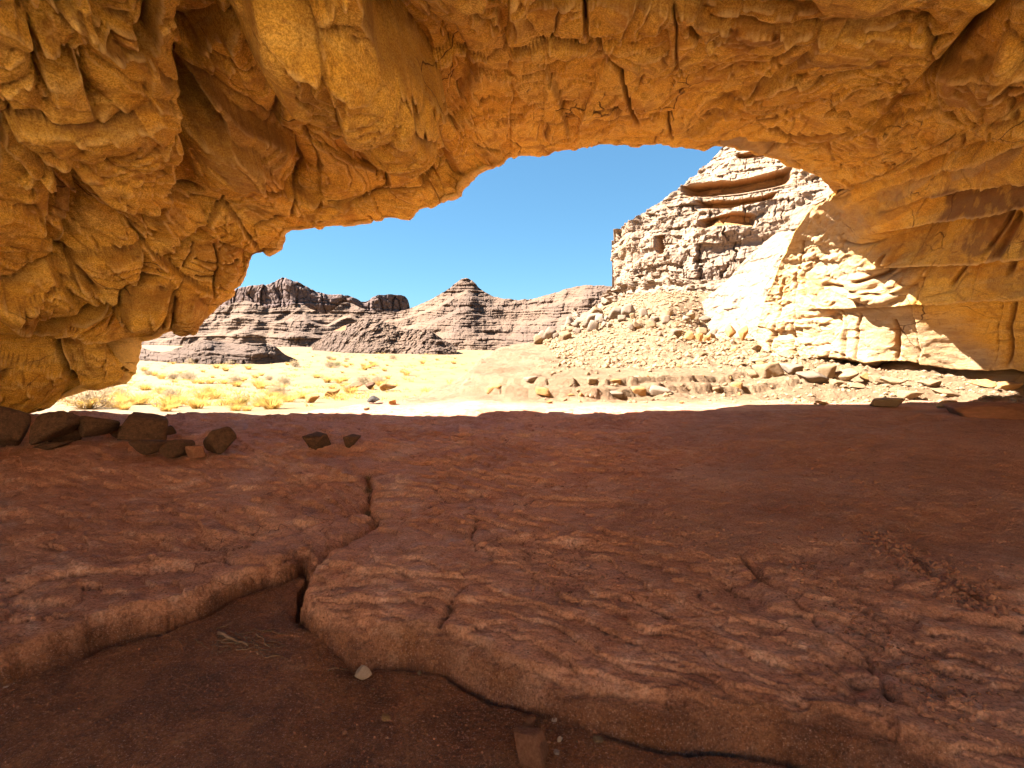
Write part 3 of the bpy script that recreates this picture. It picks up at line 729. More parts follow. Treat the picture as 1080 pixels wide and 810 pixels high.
# ------------------------------------------------------------------ lofted cliffs and hills
def catmull(pts, n):
    pts = np.array(pts, float)
    d = np.concatenate([[0], np.cumsum(np.linalg.norm(np.diff(pts[:, :2], axis=0), axis=1))])
    t = np.linspace(0, d[-1], n)
    k = np.clip(np.searchsorted(d, t, side='right') - 1, 0, len(pts) - 2)
    u = ((t - d[k]) / (d[k + 1] - d[k]))[:, None]
    p0 = pts[np.maximum(k - 1, 0)]; p1 = pts[k]; p2 = pts[k + 1]; p3 = pts[np.minimum(k + 2, len(pts) - 1)]
    return .5 * (2 * p1 + (p2 - p0) * u + (2 * p0 - 5 * p1 + 4 * p2 - p3) * u ** 2 + (3 * p1 - p0 - 3 * p2 + p3) * u ** 3)

def cliff(name, plan, prof, mat, nu, nv, seed, thick=1.0, hard=.6, blocks=((.5, .4, .8), .8), blocks2=None, lown=(.1, 1.5), jag=.3, caves=(), depth=20.0, label='', cat='cliff', radial=False, gullies=0.0, vcol=(.3, .5), join=0):
    """plan rows: x, y, z at the foot, z at the top, set-back scale; prof: (height share, set-back share 0..1)"""
    C_ = catmull(plan, nu)
    xy = C_[:, :2]; z0 = C_[:, 2]; z1 = C_[:, 3]; sb = C_[:, 4]
    tg = np.gradient(xy, axis=0); tg /= np.linalg.norm(tg, axis=1)[:, None] + 1e-9
    k = np.ones(31) / 31
    tgs = np.stack([np.convolve(np.pad(tg[:, i], 15, 'edge'), k, 'valid') for i in range(2)], 1)
    nb = np.stack([-tgs[:, 1], tgs[:, 0]], 1); nb /= np.linalg.norm(nb, axis=1)[:, None]   # to the back (left of the direction of travel)
    if radial: nb = xy / np.linalg.norm(xy, axis=1)[:, None]
    pr = np.array(prof)
    t = np.linspace(0, 1, nv)
    s_n = fbm(P2(xy[:, 0].astype(np.float32), xy[:, 1].astype(np.float32)), seed + 40, 4, scale=.12 / max(lown[0] * 0 + 1, 1))
    z1 = z1 + (z1 - z0) * .05 * s_n * (jag > 0)
    U, Tt = np.meshgrid(np.arange(nu), t, indexing='ij')
    h = z0[:, None] + (z1 - z0)[:, None] * Tt
    back = np.interp(Tt, pr[:, 0], pr[:, 1]) * sb[:, None]
    rb = xy / np.linalg.norm(xy, axis=1)[:, None]
    X = xy[:, 0][:, None] + rb[:, 0][:, None] * back; Y = xy[:, 1][:, None] + rb[:, 1][:, None] * back
    P = np.stack([X, Y, h], -1).reshape(-1, 3).astype(np.float32)
    NB = np.repeat(nb[:, None], nv, 1).reshape(-1, 2); Tf = Tt.ravel(); Uf = (U / (nu - 1)).ravel()
    n0 = fbm(P, seed, 4, scale=lown[0]); n1 = fbm(P, seed + 5, 4, scale=lown[0] * 5)
    zw = P[:, 2] + n0 * thick * 1.2 + n1 * thick * .25
    r2 = np.random.default_rng(seed); zs = [P[:, 2].min() - 3 * thick]
    while zs[-1] < P[:, 2].max() + 3 * thick: zs.append(zs[-1] + thick * r2.uniform(.35, 1.6))
    zs = np.array(zs); hv = r2.uniform(-1, 1, len(zs))
    kk = np.clip(np.searchsorted(zs, zw) - 1, 0, len(zs) - 2); fr = (zw - zs[kk]) / (zs[kk + 1] - zs[kk])
    st = hv[kk] + (hv[kk + 1] - hv[kk]) * sst(fr, .78, 1.0) + .35 * np.sin(np.clip(fr, 0, 1) * PI)      # bed face, notch between beds
    out = hard * st * (.6 + .5 * n1)
    bs, ba = blocks
    ulen = np.repeat(np.concatenate([[0], np.cumsum(np.linalg.norm(np.diff(xy, axis=0), axis=1))])[:, None], nv, 1).ravel().astype(np.float32)
    def bricks(kk_, wid, sd):
        wd = wid * (.5 + 1.6 * _rnd[(kk_ * 7 + sd) & 255][:, 0]); uu = (ulen + wid * .5 * n1 + wid * .18 * n2_) / wd + 9 * _rnd[(kk_ * 13 + sd) & 255][:, 1]
        c_ = np.floor(uu).astype(int); f_ = uu - c_; v_ = _rnd[_perm[(c_ & 255) + (kk_ & 127)]][:, 2]
        ed_ = np.minimum(f_, 1 - f_) * wd / wid
        return v_, ed_
    n2_ = fbm(P, seed + 7, 4, scale=lown[0] * 16, gain=.6)
    if bs == 'brick':
        v_, ed_ = bricks(kk, thick * 1.8, seed); patchy = sst(n1 + n0, -.35, .4)
        out = out + ba * (v_ ** 2 - .3) * patchy - ba * .45 * (1 - sst(ed_, 0, .10)) * patchy
        zf = zw / (thick * .36) + .5 * n2_; k3 = np.floor(zf).astype(int); v3, ed3 = bricks(k3, thick * .7, seed + 50); f3 = zf - k3
        out = out + ba * .28 * (v3 - .5) + hard * .35 * (_rnd[(k3 * 5 + seed) & 255][:, 3] - .5) - ba * .12 * (1 - sst(ed3, 0, .12))
        dk = np.maximum((1 - sst(ed_, 0, .07)) * patchy, (1 - sst(np.minimum(fr, 1 - fr), 0, .07)) * .5) * .7; ci = v_
        out = out + .22 * thick * n2_ * min(1, hard * 1.6 + .1)
    else:
        w1, w2, ci, _ = worley(P + .4 * thick * np.stack([n1, n0, n1 * 0], -1), seed + 9, scale=bs)
        out = out + ba * (ci - .5) - ba * .3 * (1 - sst(w2 - w1, 0, .12)) + .25 * thick * n2_
        dk = (1 - sst(w2 - w1, 0, .07)) * .35
    if blocks2:
        v1, v2, cj, _ = worley(P, seed + 12, scale=blocks2[0]); out = out + blocks2[1] * (cj - .5) - blocks2[1] * .5 * (1 - sst(v2 - v1, 0, .12))
    out = out + lown[1] * n0 + jag * n1
    if gullies: 
        gn = fbm(P2(P[:, 0], P[:, 1], P[:, 2] * .25), seed + 21, 3, scale=lown[0] * 1.6, ridged=True); out = out + gullies * gn
    fresh = np.zeros(len(P), np.float32)
    for (u0, u1, za, zb, dp, curve) in caves:
        uu = (Uf - u0) / (u1 - u0); cz = curve * ((uu - .5) * 2) ** 2
        mk = sst(uu, 0, .12) * (1 - sst(uu, .88, 1)); zz = (P[:, 2] - cz + .12 * n1 - za) / (zb - za)
        prof_c = np.where((zz > 0) & (zz < 1), sst(zz, 0, .55) * (1 - sst(zz, .94, 1)), 0)
        out = out * (1 - .7 * mk * (prof_c > .02)) - dp * mk * prof_c; fresh = np.maximum(fresh, mk * sst(prof_c, .05, .3) * .9)
    P[:, :2] -= NB * out[:, None]
    P[:, 2] += (jag * .35 * n1 + .12 * hard * (ci - .5)) * Tf
    P = P.reshape(nu, nv, 3)
    top = P[:, -1]; cap = [top + np.concatenate([rb * d, np.full((nu, 1), dz)], 1) for d, dz in ((depth * .05, .0), (depth * .2, -.01 * depth), (depth * .6, -.05 * depth), (depth, -.4 * depth))]
    P = np.concatenate([P, np.stack(cap, 1)], 1); nvt = P.shape[1]
    def ext(a, val=0.0): return np.concatenate([a.reshape(nu, nv), np.full((nu, nvt - nv), val)], 1).ravel()
    vn = sst(n0 + .6 * n1, -vcol[0], vcol[1])
    mk = np.stack([ext(fresh), ext(dk), ext(vn * (1 - fresh), .8), np.ones(nu * nvt)], -1)
    me = mesh_from(name, P.reshape(-1, 3), grid_quads(nu, nvt, flip=False))
    attr(me, 'mask', mk)
    o = link(name, me, mat); tag(o, label, cat, kind='structure')
    return o

def zat(py, Y): return 1.6 + Y * math.tan(math.atan((405 - py) / F) - PITCH)
def pl(px_, Y, yb, yt, sb, lower=1.5):
    """plan row from photo column, distance, foot row and top row (top lies at Y + sb)"""
    x = (px_ - 540) / F * Y / math.cos(PITCH) * 1.0
    return (x, Y, zat(yb, Y) - lower, zat(yt, Y + sb), sb)

# the tall layered cliff on the right
cliff('cliff', [(11.6, 58, 2.5, 12.5, 2), pl(656, 50, 322, 236, .8), pl(676, 47.5, 318, 224, 3.5), pl(700, 45.5, 322, 207, 6), pl(722, 44.5, 325, 189, 8), pl(742, 43.5, 327, 170, 10), pl(762, 43, 330, 150, 12), pl(815, 41.5, 330, 128, 13), pl(880, 39, 330, 120, 12), (32, 36, 3, 22, 12), (38, 36, 3, 22, 12)],
      [(0, 0), (.30, .04), (.36, .12), (.52, .17), (.56, .28), (.66, .36), (.70, .44), (.82, .58), (.86, .70), (1, 1)],
      M_CLIFF, 1000, 520, 201, thick=1.15, hard=.42, blocks=('brick', 1.0), lown=(.12, 1.3), jag=.3,
      caves=[(.355, .57, 14.0, 15.7, 2.4, .5), (.385, .545, 12.7, 13.6, 1.6, .4), (.395, .51, 10.9, 12.2, 1.4, -.4), (.465, .56, 17.8, 19.0, 1.7, .2), (.305, .325, 8.7, 10.8, 2.0, .0)],
      depth=25, label='tall layered sandstone cliff with dark overhung bands at the right of the gap', vcol=(.2, .6))
# lower slope of broken ledges below the cliff
cliff('cliff_foot', [(8, 66, -1, 5.5, 3), pl(612, 52, 352, 335, 5), pl(640, 46, 352, 312, 5), pl(668, 42, 350, 292, 5), pl(700, 39, 352, 292, 5), pl(740, 36, 352, 296, 6), pl(790, 33, 352, 290, 7), pl(850, 29, 352, 262, 8), pl(930, 27, 352, 240, 8), (30, 26, 0, 9, 6)],
      [(0, 0), (.25, .35), (.33, .40), (.45, .62), (.62, .70), (.75, .88), (1, 1)],
      M_CLIFF, 800, 260, 231, thick=.8, hard=.35, blocks=('brick', .9), lown=(.2, .9), jag=.35, depth=14,
      label='broken rock ledges stepping down at the foot of the tall cliff', vcol=(.6, .9))
cliff('slickrock_slope', [pl(690, 39, 364, 356, 2), pl(712, 36, 372, 344, 4), pl(735, 33, 376, 322, 6), pl(762, 31, 378, 296, 8), pl(790, 29, 380, 266, 9), pl(820, 27.5, 382, 240, 9), pl(850, 26.5, 384, 214, 9), pl(900, 26, 386, 190, 9), pl(960, 26, 386, 180, 9)],
      [(0, 0), (.16, .10), (.22, .22), (.45, .42), (.5, .50), (.72, .70), (.76, .78), (1, 1)],
      M_CLIFF, 700, 300, 241, thick=1.5, hard=.16, blocks=('brick', .34), lown=(.16, .8), jag=.14, depth=12,
      label='smooth pale slickrock slope between the tall cliff and the arch wall', vcol=(.25, .5))
# pyramid hill
cliff('pyramid_hill', [pl(380, 260, 362, 330, 30, 6), pl(410, 235, 362, 331, 40, 6), pl(440, 215, 362, 323, 45, 6), pl(470, 205, 364, 308, 50, 6), pl(492, 200, 364, 294, 52, 6), pl(515, 200, 364, 311, 50, 6), pl(540, 198, 364, 316, 45, 6), pl(575, 190, 364, 313, 42, 6),
                       pl(600, 182, 364, 304, 36, 6), pl(630, 178, 364, 303, 30, 6), pl(660, 175, 364, 304, 30, 6), pl(700, 175, 364, 300, 30, 6)],
      [(0, 0), (.06, .22), (.30, .40), (.36, .5), (.55, .62), (.62, .74), (.78, .80), (.84, .9), (1, 1)],
      M_FAR, 800, 260, 251, thick=1.7, hard=1.2, blocks=('brick', 1.2), lown=(.025, 6), jag=1.3, depth=60, gullies=3.0,
      label='pointed hill of stacked grey brown rock layers in the middle distance', cat='hill', radial=True, vcol=(.5, .5))
# far mesa with a columned face
cliff('mesa', [pl(120, 460, 350, 312, 20, 10), pl(200, 440, 350, 313, 20, 10), pl(240, 420, 350, 309, 20, 10), pl(262, 410, 350, 302, 16, 10), pl(285, 405, 350, 300, 14, 10), pl(303, 400, 350, 293.5, 14, 10), pl(322, 400, 350, 300, 14, 10), pl(345, 405, 350, 310, 14, 10),
               pl(368, 410, 350, 311, 14, 10), pl(385, 420, 350, 318, 14, 10), pl(400, 425, 350, 312.5, 10, 10), pl(418, 430, 350, 311, 10, 10), pl(431, 436, 350, 314, 10, 10), pl(437, 445, 352, 338, 8, 10), pl(450, 470, 352, 345, 8, 10)],
      [(0, 0), (.35, .55), (.42, .6), (.9, .75), (1, 1)],
      M_FARP, 700, 130, 271, thick=7, hard=2.0, blocks=((.07, .07, .012), 7.0), blocks2=((.2, .2, .1), 2.0), lown=(.012, 10), jag=2.0, depth=60,
      label='distant pinkish mesa with a steep columned face on the skyline', cat='hill', radial=True, vcol=(.2, .8))
# terraced grey hills in front of the mesa
cliff('terraced_hill', [pl(100, 300, 366, 345, 40, 6), pl(160, 280, 366, 344, 50, 6), pl(200, 262, 368, 330, 55, 6), pl(235, 250, 370, 326, 60, 6), pl(262, 245, 372, 318, 60, 6), pl(290, 245, 372, 326, 55, 6), pl(318, 240, 372, 322, 55, 6), pl(345, 240, 370, 330, 50, 6),
                        pl(368, 245, 368, 321, 55, 6), pl(392, 250, 366, 328, 45, 6), pl(420, 255, 366, 331, 40, 6), pl(445, 262, 364, 342, 30, 6), pl(470, 280, 362, 352, 20, 6)],
      [(0, 0), (.08, .22), (.2, .25), (.28, .4), (.45, .46), (.52, .6), (.7, .68), (.76, .84), (1, 1)],
      M_FAR, 900, 230, 291, thick=2.0, hard=1.6, blocks=('brick', 1.5), lown=(.02, 13), jag=2.2, depth=60, gullies=7.0,
      label='rounded grey brown hills in rock terraces below the far mesa', cat='hill', radial=True, vcol=(.5, .5))
# rubble mound with an orange crest
cliff('rubble_mound', [pl(330, 200, 372, 364, 15, 4), pl(352, 180, 372, 350, 25, 4), pl(375, 170, 372, 340, 25, 4), pl(392, 165, 372, 337, 25, 4), pl(408, 165, 371, 340, 22, 4), pl(428, 165, 371, 346, 20, 4), pl(450, 162, 370, 348, 14, 4), pl(465, 162, 368, 356, 12, 4), pl(482, 165, 367, 366, 8, 4)],
      [(0, 0), (.2, .3), (.55, .6), (.8, .8), (1, 1)],
      M_FAR, 420, 130, 311, thick=1.6, hard=.7, blocks=((.5, .5, .6), 1.1), blocks2=((1.1, 1.1, 1.1), .7), lown=(.05, 3), jag=1.3, depth=30, caves=[(.28, .45, 3.5, 6.5, .8, 0)],
      label='rubble covered mound with an orange crest before the far hills', cat='hill', radial=True, vcol=(.6, .4))
# dark outcrop on the sand at left
cliff('rock_outcrop', [pl(60, 150, 384, 372, 10, 3), pl(110, 135, 386, 368, 12, 3), pl(145, 128, 386, 366, 12, 3), pl(172, 118, 388, 371, 8, 3), pl(192, 112, 388, 366, 8, 3), pl(215, 108, 389, 359.5, 9, 3), pl(240, 106, 388, 361, 14, 3), pl(265, 108, 386, 362, 8, 3), pl(288, 112, 384, 364, 6, 3), pl(303, 116, 382, 374, 5, 3), pl(315, 122, 380, 380, 4, 3)],
      [(0, 0), (.35, .10), (.42, .3), (.72, .42), (.8, .65), (1, 1)],
      M_FAR, 520, 110, 331, thick=1.3, hard=.8, blocks=('brick', 1.2), lown=(.06, 2.2), jag=.5, depth=8,
      label='low dark layered outcrop rising from the yellow sand at left', cat='outcrop', radial=True, vcol=(.9, .2))
print('cliffs', time.time() - T0)

# ------------------------------------------------------------------ stones
def rock_mesh(name, seed, kind='angular', sub=4):
    import bmesh
    bm = bmesh.new(); bmesh.ops.create_icosphere(bm, subdivisions=sub, radius=1.0)
    me = bpy.data.meshes.new(name); bm.to_mesh(me); bm.free()
    n = len(me.vertices); co = np.empty(n * 3, np.float32); me.vertices.foreach_get('co', co); D = co.reshape(-1, 3)
    r2 = np.random.default_rng(seed)
    if kind == 'block':
        base = np.array([(1, 0, 0), (-1, 0, 0), (0, 1, 0), (0, -1, 0), (0, 0, 1), (0, 0, -1)], float) + r2.normal(0, .14, (6, 3))
        ex = r2.normal(size=(5, 3)); Nn = np.concatenate([base, ex]); h = np.concatenate([r2.uniform(.72, .9, 6), r2.uniform(.88, 1.1, 5)])
        p = 26
    elif kind == 'angular':
        Nn = r2.normal(size=(13, 3)); h = r2.uniform(.62, .95, 13); p = 22
    else:
        Nn = r2.normal(size=(9, 3)); h = r2.uniform(.8, 1.0, 9); p = 9
    Nn /= np.linalg.norm(Nn, axis=1)[:, None]
    c = np.maximum(D @ Nn.T, 1e-3) / h
    inv = (c ** p).sum(1) ** (1 / p)
    R = 1 / np.maximum(inv, .55)
    R = R * (1 + .05 * fbm(D, seed, 4, scale=1.7) + .05 * fbm(D, seed + 3, 4, scale=5, gain=.6)) + .02 * (terrace(D[:, 2] * 1.0 + .1 * fbm(D, seed + 7, 3, scale=2), .25, .85) - D[:, 2])
    V = D * R[:, None]
    V = V / (np.abs(V).max(0)[None])
    me.vertices.foreach_set('co', V.astype(np.float32).ravel())
    me.polygons.foreach_set('use_smooth', np.full(len(me.polygons), True)); me.update()
    return me
RM = {k: [rock_mesh('stone_%s' % k, 400 + 10 * i + j, k, s) for i in range(nn)] for j, (k, nn, s) in enumerate((('block', 6, 4), ('angular', 6, 4), ('round', 4, 4)))}
RMs = {k: [rock_mesh('small_stone_%s' % k, 700 + 10 * i + j, k, 3) for i in range(6)] for j, k in enumerate(('block', 'angular'))}
_mc = {}
def stone(name, px_, py_, wpx, hpx, mat, label, kind='angular', cat='stone', group=None, ry=None, rot=None, v=None, sink=.12, pos=None, dpt=None, small=False, tilt=0.12):
    """stone whose foot centre shows at px_,py_ with the given width and height in photo pixels"""
    p = hit(px_, py_) if pos is None else np.array(pos, float)
    s = max(p[1], .5) / F
    w, h = wpx * s, hpx * s
    bank = (RMs if small else RM)[kind]
    k = random.randrange(len(bank)) if v is None else v % len(bank)
    key = (id(bank[k]), mat.name)
    if key not in _mc:
        m_ = bank[k].copy(); m_.materials.clear(); m_.materials.append(mat); _mc[key] = m_
    o = bpy.data.objects.new(name, _mc[key]); COL.objects.link(o)
    d = (dpt * s if dpt else w * random.uniform(.75, 1.0))
    o.scale = (w / 2, d / 2, h / 2 * (1 + sink))
    o.rotation_euler = (random.uniform(-tilt, tilt), random.uniform(-tilt, tilt), rot if rot is not None else random.uniform(-.4, .4) + random.choice([0, PI]))
    z0 = p[2]
    o.location = (p[0], p[1] + d * .3, z0 + h * .5 * (1 - sink) - .0)
    tag(o, label, cat, group)
    return o

G_ROW = 'dark stones lined up at the mouth of the shelter'
row = [(3, 473, 44, 52, 'round', 'black shadowed boulder at the very left end of the stone row'),
       (42, 470, 62, 42, 'round', 'long low black boulder beside the left end of the stone row'),
       (62, 468, 40, 32, 'round', 'peaked black boulder just left of the rounded brown one'),
       (93, 466, 44, 32, 'round', 'rounded brown boulder in the row left of the blocky tan stone'),
       (120, 464, 20, 17, 'angular', 'small pointed dark stone between the brown and blocky boulders'),
       (148, 466, 46, 33, 'block', 'blocky brown stone standing on top of flatter stones in the row'),
       (176, 462, 14, 16, 'angular', 'small dark stone peeking out behind the blocky brown stone'),
       (156, 482, 42, 22, 'round', 'flat dark stone under the blocky brown one'),
       (184, 484, 34, 24, 'round', 'dark rounded stone left of the big rounded end boulder'),
       (222, 482, 40, 35, 'round', 'largest rounded dark boulder at the right end of the row'),
       (205, 484, 17, 17, 'block', 'reddish wedge leaning on the big rounded end boulder'),
       (52, 475, 34, 9, 'round', 'thin flat stone lying in front of the black boulders'),
       (333, 474, 27, 19, 'block', 'squat dark block, larger of the pair right of the row'),
       (368, 471, 21, 16, 'angular', 'smaller dark red stone of the pair right of the row')]
for i, (a, b, w, h, k, lab) in enumerate(row):
    stone('boulder', a, b, w, h * .86, M_GRIT if i in (10,) else M_STONE_DARK, lab, k, group=G_ROW, cat='boulder', v=i, sink=.08, rot=.1 * i)
G_SUN = 'loose sunlit stones beyond the shade line'
sun = [(287, 423, 11, 5, M_STONE_OR, 'flat orange stone leftmost of the sunlit loose stones'), (328, 425, 15, 11, M_STONE_OR, 'pointed bright orange stone in the sun left of the brown ones'),
       (350, 419, 18, 10, M_STONE_OR, 'rounded orange brown stone in the sun'), (371, 412, 20, 9, M_STONE_RED, 'long reddish brown sunlit stone behind the others'), (389, 411, 12, 8, M_STONE_DARK, 'small dark brown sunlit stone beside the long reddish one'),
       (408, 413, 18, 9, M_STONE_OR, 'angular tan stone at the right end of the sunlit stones'), (393, 426, 14, 8, M_STONE_BLACK, 'small black stone lying in the sun'), (413, 427, 11, 7, M_STONE_OR, 'small orange stone right of the black one'),
       (386, 433, 8, 4, M_STONE_TAN, 'little tan chip just beyond the shade line')]
for i, (a, b, w, h, m_, lab) in enumerate(sun): stone('stone', a, b, w, h, m_, lab, 'angular', group=G_SUN, v=i)
# foreground chips
for i, (a, b, w, h, m_, lab, k) in enumerate([(382, 720, 19, 19, M_STONE_PALE, 'pale pinkish chip of rock lying under the slab edge', 'angular'), (407, 764, 14, 9, M_STONE_OR, 'small orange chip on the dirt', 'angular'),
       (559, 775, 16, 24, M_STONE_RED, 'upright red shard behind the brown block', 'angular'), (561, 808, 38, 34, M_STONE_RED, 'brown block of rock at the bottom edge of the photo', 'block'),
       (584, 764, 10, 8, M_STONE_PALE, 'white pebble nearest the upright red shard', 'angular'), (591, 784, 7, 8, M_STONE_PALE, 'small white pebble right of the brown block', 'angular'), (587, 798, 8, 6, M_STONE_PALE, 'lowest pale pebble beside the brown block', 'angular'),
       (631, 786, 12, 10, M_STONE_TAN, 'tan pebble farthest right on the dirt', 'angular'), (602, 796, 7, 6, M_STONE_RED, 'tiny red pebble between two pale ones', 'angular'), (672, 788, 6, 4, M_STONE_PALE, 'white speck of stone in the shade under the slab', 'angular'),
       (630, 752, 10, 4, M_STONE_PALE, 'flat white flake on the dirt under the slab edge', 'angular'), (8, 728, 14, 4, M_STONE_PALE, 'flat pale flake under the left ledge', 'block'), (442, 712, 5, 4, M_STONE_TAN, 'tiny tan pebble right of the pale chip', 'angular')]):
    stone('pebble' if w < 15 else 'stone', a, b, w, h, m_, lab, k, v=i, sink=.2, tilt=.3)
# rim blocks along the two ledges of the platform
G_RIM = 'weathered blocks edging the rock platform'
x = 500.0; i = 0
for k_ in range(26):
    a = random.choice([random.uniform(330, 720), random.gauss(610, 40)]); b = random.uniform(715, 806) if a < 480 else random.uniform(770, 808)
    stone('pebble', a, b, random.uniform(3, 8), random.uniform(2, 5), random.choice([M_GRIT, M_STONE_RED, M_STONE_TAN, M_GRIT]), 'tiny loose pebble strewn on the red dirt below the slab edge', 'angular', group='tiny pebbles on the dirt below the slab', small=True, tilt=.5)
sizes = ['narrow', 'broad', 'low', 'cracked', 'rounded', 'square', 'leaning', 'chunky', 'flat', 'stubby']
while x < 800:
    w = random.uniform(9, 24); h = random.uniform(5, 9)
    if random.random() < .55:
        yb = np.interp(x, [500, 520, 580, 640, 700, 780], [412, 414, 417, 417, 415, 412]) + random.uniform(-.8, .8)
        stone('ledge_block', x + w / 2, yb, w, h, random.choice([M_STONE_TAN, M_STONE_TAN, M_STONE_OR, M_STONE_GREY]), '%s weathered block in the lower stone edge of the sunlit platform' % ('broad' if w > 16 else 'small'), 'block', group=G_RIM + ', lower edge, ' + ('broad' if w > 16 else 'small'), cat='rock', small=True, sink=.35)
    x += w * random.uniform(1.0, 2.0)
x = 490.0
while x < 830:
    w = random.uniform(8, 26); h = random.uniform(4, 9)
    if random.random() < .62:
        yb = np.interp(x, [490, 530, 580, 640, 700, 780, 850], [395, 401, 403, 404, 401, 398, 395]) + random.uniform(-1.5, 1.5)
        stone('ledge_block', x + w / 2, yb, w, h, random.choice([M_STONE_TAN, M_STONE_OR, M_STONE_GREY]), '%s weathered block in the upper stone edge of the sunlit platform' % ('broad' if w > 16 else 'small'), 'block', group=G_RIM + ', upper edge, ' + ('broad' if w > 16 else 'small'), cat='rock', small=True, sink=.35)
    x += w * random.uniform(1.2, 2.6)
# boulders at the wall foot
G_FOOT = 'pale boulders heaped at the foot of the sunlit wall'
foot = [(815, 398, 30, 16, M_STONE_TAN, 'rounded pale boulder at the left end of the wall foot'), (838, 396, 24, 15, M_STONE_GREY, 'grey boulder leaning in the corner of the wall'), (858, 404, 36, 15, M_STONE_GREY, 'long grey slab lying before the wall'), (872, 400, 22, 16, M_STONE_TAN, 'upright tan boulder beside the black crevice'),
        (893, 405, 26, 16, M_STONE_TAN, 'pale angular boulder in front of the crevice'), (914, 403, 16, 10, M_STONE_OR, 'small orange boulder at the crevice mouth'), (806, 390, 14, 9, M_STONE_OR, 'orange lump between the pale boulders and the wall'), (884, 408, 14, 9, M_STONE_TAN, 'small tan rock before the upright boulder'), (795, 399, 18, 11, M_STONE_TAN, 'low tan rock left of the rounded pale boulder'),
        (930, 404, 18, 8, M_STONE_TAN, 'flat tan rock right of the crevice mouth'), (948, 407, 26, 9, M_STONE_TAN, 'broad flat rock below the crevice'), (905, 411, 20, 7, M_STONE_TAN, 'flat rock a step nearer than the crevice boulders'), (940, 430, 34, 10, M_STONE_TAN, 'pale slab in the sun just beyond the shade'), (962, 422, 24, 12, M_STONE_TAN, 'squarish pale block near the right shade line'),
        (1000, 418, 32, 9, M_STONE_TAN, 'long pale ledge stone at right in the sun'), (1002, 431, 16, 9, M_STONE_OR, 'orange stone beside the dark flat slab'), (870, 428, 15, 5, M_STONE_OR, 'small flat orange stone alone on the pale rock'), (1040, 409, 26, 9, M_STONE_OR, 'orange rock under the wall at far right'), (1068, 412, 22, 9, M_STONE_OR, 'orange rock beneath the wall nearest the right border'), (985, 408, 22, 8, M_STONE_TAN, 'tan rock lying in the wall crevice shadow')]
for i, (a, b, w, h, m_, lab) in enumerate(foot): stone('boulder', a, b, w, h, m_, lab, 'angular' if i % 3 else 'block', group=G_FOOT, cat='boulder', v=i)
o = stone('flat_boulder', 1056, 441, 96, 15, M_STONE_RED, 'long flat dark boulder straddling the shade line at the right border', 'block', cat='boulder', v=2, sink=.3, dpt=50)
# orange boulders on the talus
G_TAL = 'boulders on the slope below the cliff'
for i, (a, b, w, h) in enumerate([(728, 362, 12, 14), (738, 361, 9, 12), (747, 362, 10, 11), (772, 358, 14, 16), (784, 360, 10, 17), (790, 352, 10, 14), (775, 372, 9, 6), (742, 376, 10, 6), (764, 345, 9, 7), (800, 372, 14, 9), (819, 370, 12, 14), (828, 378, 14, 9), (803, 384, 16, 7), (781, 387, 12, 6)]):
    stone('boulder', a, b, w, h, M_STONE_OR if i < 7 else M_STONE_TAN, '%s boulder on the rubble slope below the cliff' % ('squat orange' if i < 7 and w >= h else 'upright orange' if i < 7 else 'pale tan'), 'angular', group=G_TAL + (' orange' if i < 7 else ' pale'), cat='boulder', v=i)
G_SC = 'grey boulders scattered at the cliff foot'
for i in range(90):
    t_ = random.random(); a = 560 + 230 * t_
    b = np.interp(a, [560, 600, 650, 700, 800], [360, 352, 340, 345, 355]) + random.uniform(-16, 16) * (.3 + .7 * t_)
    w = random.uniform(4, 15) * (.6 + .5 * random.random()); h = w * random.uniform(.6, 1.2)
    stone('scree_boulder', a, b, w, h, random.choice([M_STONE_GREY, M_STONE_TAN, M_STONE_GREY]), 'angular %s boulder scattered in the scree at the foot of the tall cliff' % ('large' if w > 8 else 'small'), 'angular' if i % 2 else 'block', group=G_SC + (' large' if w > 8 else ' small'), cat='boulder', small=True, tilt=.6)
G_PL = 'small rocks strewn over the sunlit platform'
for i in range(70):
    a = random.uniform(560, 880); b = random.uniform(372, 428)
    if b > 405 and a < 500: continue
    w = random.uniform(2.5, 7)
    stone('loose_rock', a, b, w, w * .6, random.choice([M_STONE_TAN, M_STONE_OR, M_STONE_TAN]), 'small loose rock strewn on the sunlit pale rock before the cliff', 'angular', group=G_PL, cat='rock', small=True, tilt=.5)
print('stones', time.time() - T0)

# gravel on the shelter floor (uncountable)
def gravel(name, n, region, smin, smax, mat, label):
    bm = rock_mesh('tmp_gravel', 991, 'angular', 1); nv_ = len(bm.vertices); co = np.empty(nv_ * 3, np.float32); bm.vertices.foreach_get('co', co); co = co.reshape(-1, 3)
    tri = np.array([p.vertices[:] for p in bm.polygons]); bpy.data.meshes.remove(bm)
    pts = region(n); z = tz(pts[:, 0], pts[:, 1]); n = len(pts)
    s = rng.uniform(0, 1, n) ** 2.5 * (smax - smin) + smin
    ang = rng.uniform(0, 2 * PI, n); c, si = np.cos(ang), np.sin(ang)
    sc3 = np.stack([s, s * rng.uniform(.6, 1, n), s * rng.uniform(.35, .8, n)], -1)
    q = co[None] * sc3[:, None]
    X = q[..., 0] * c[:, None] - q[..., 1] * si[:, None]; Y = q[..., 0] * si[:, None] + q[..., 1] * c[:, None]
    V = np.stack([X + pts[:, 0:1], Y + pts[:, 1:2], q[..., 2] + (z + s * .15)[:, None]], -1).reshape(-1, 3)
    T = (tri[None] + (np.arange(n) * nv_)[:, None, None]).reshape(-1, 3)
    me = mesh_from(name, V, tris=T, smooth=False); o = link(name, me, mat)
    tag(o, label, 'gravel', kind='stuff'); return o
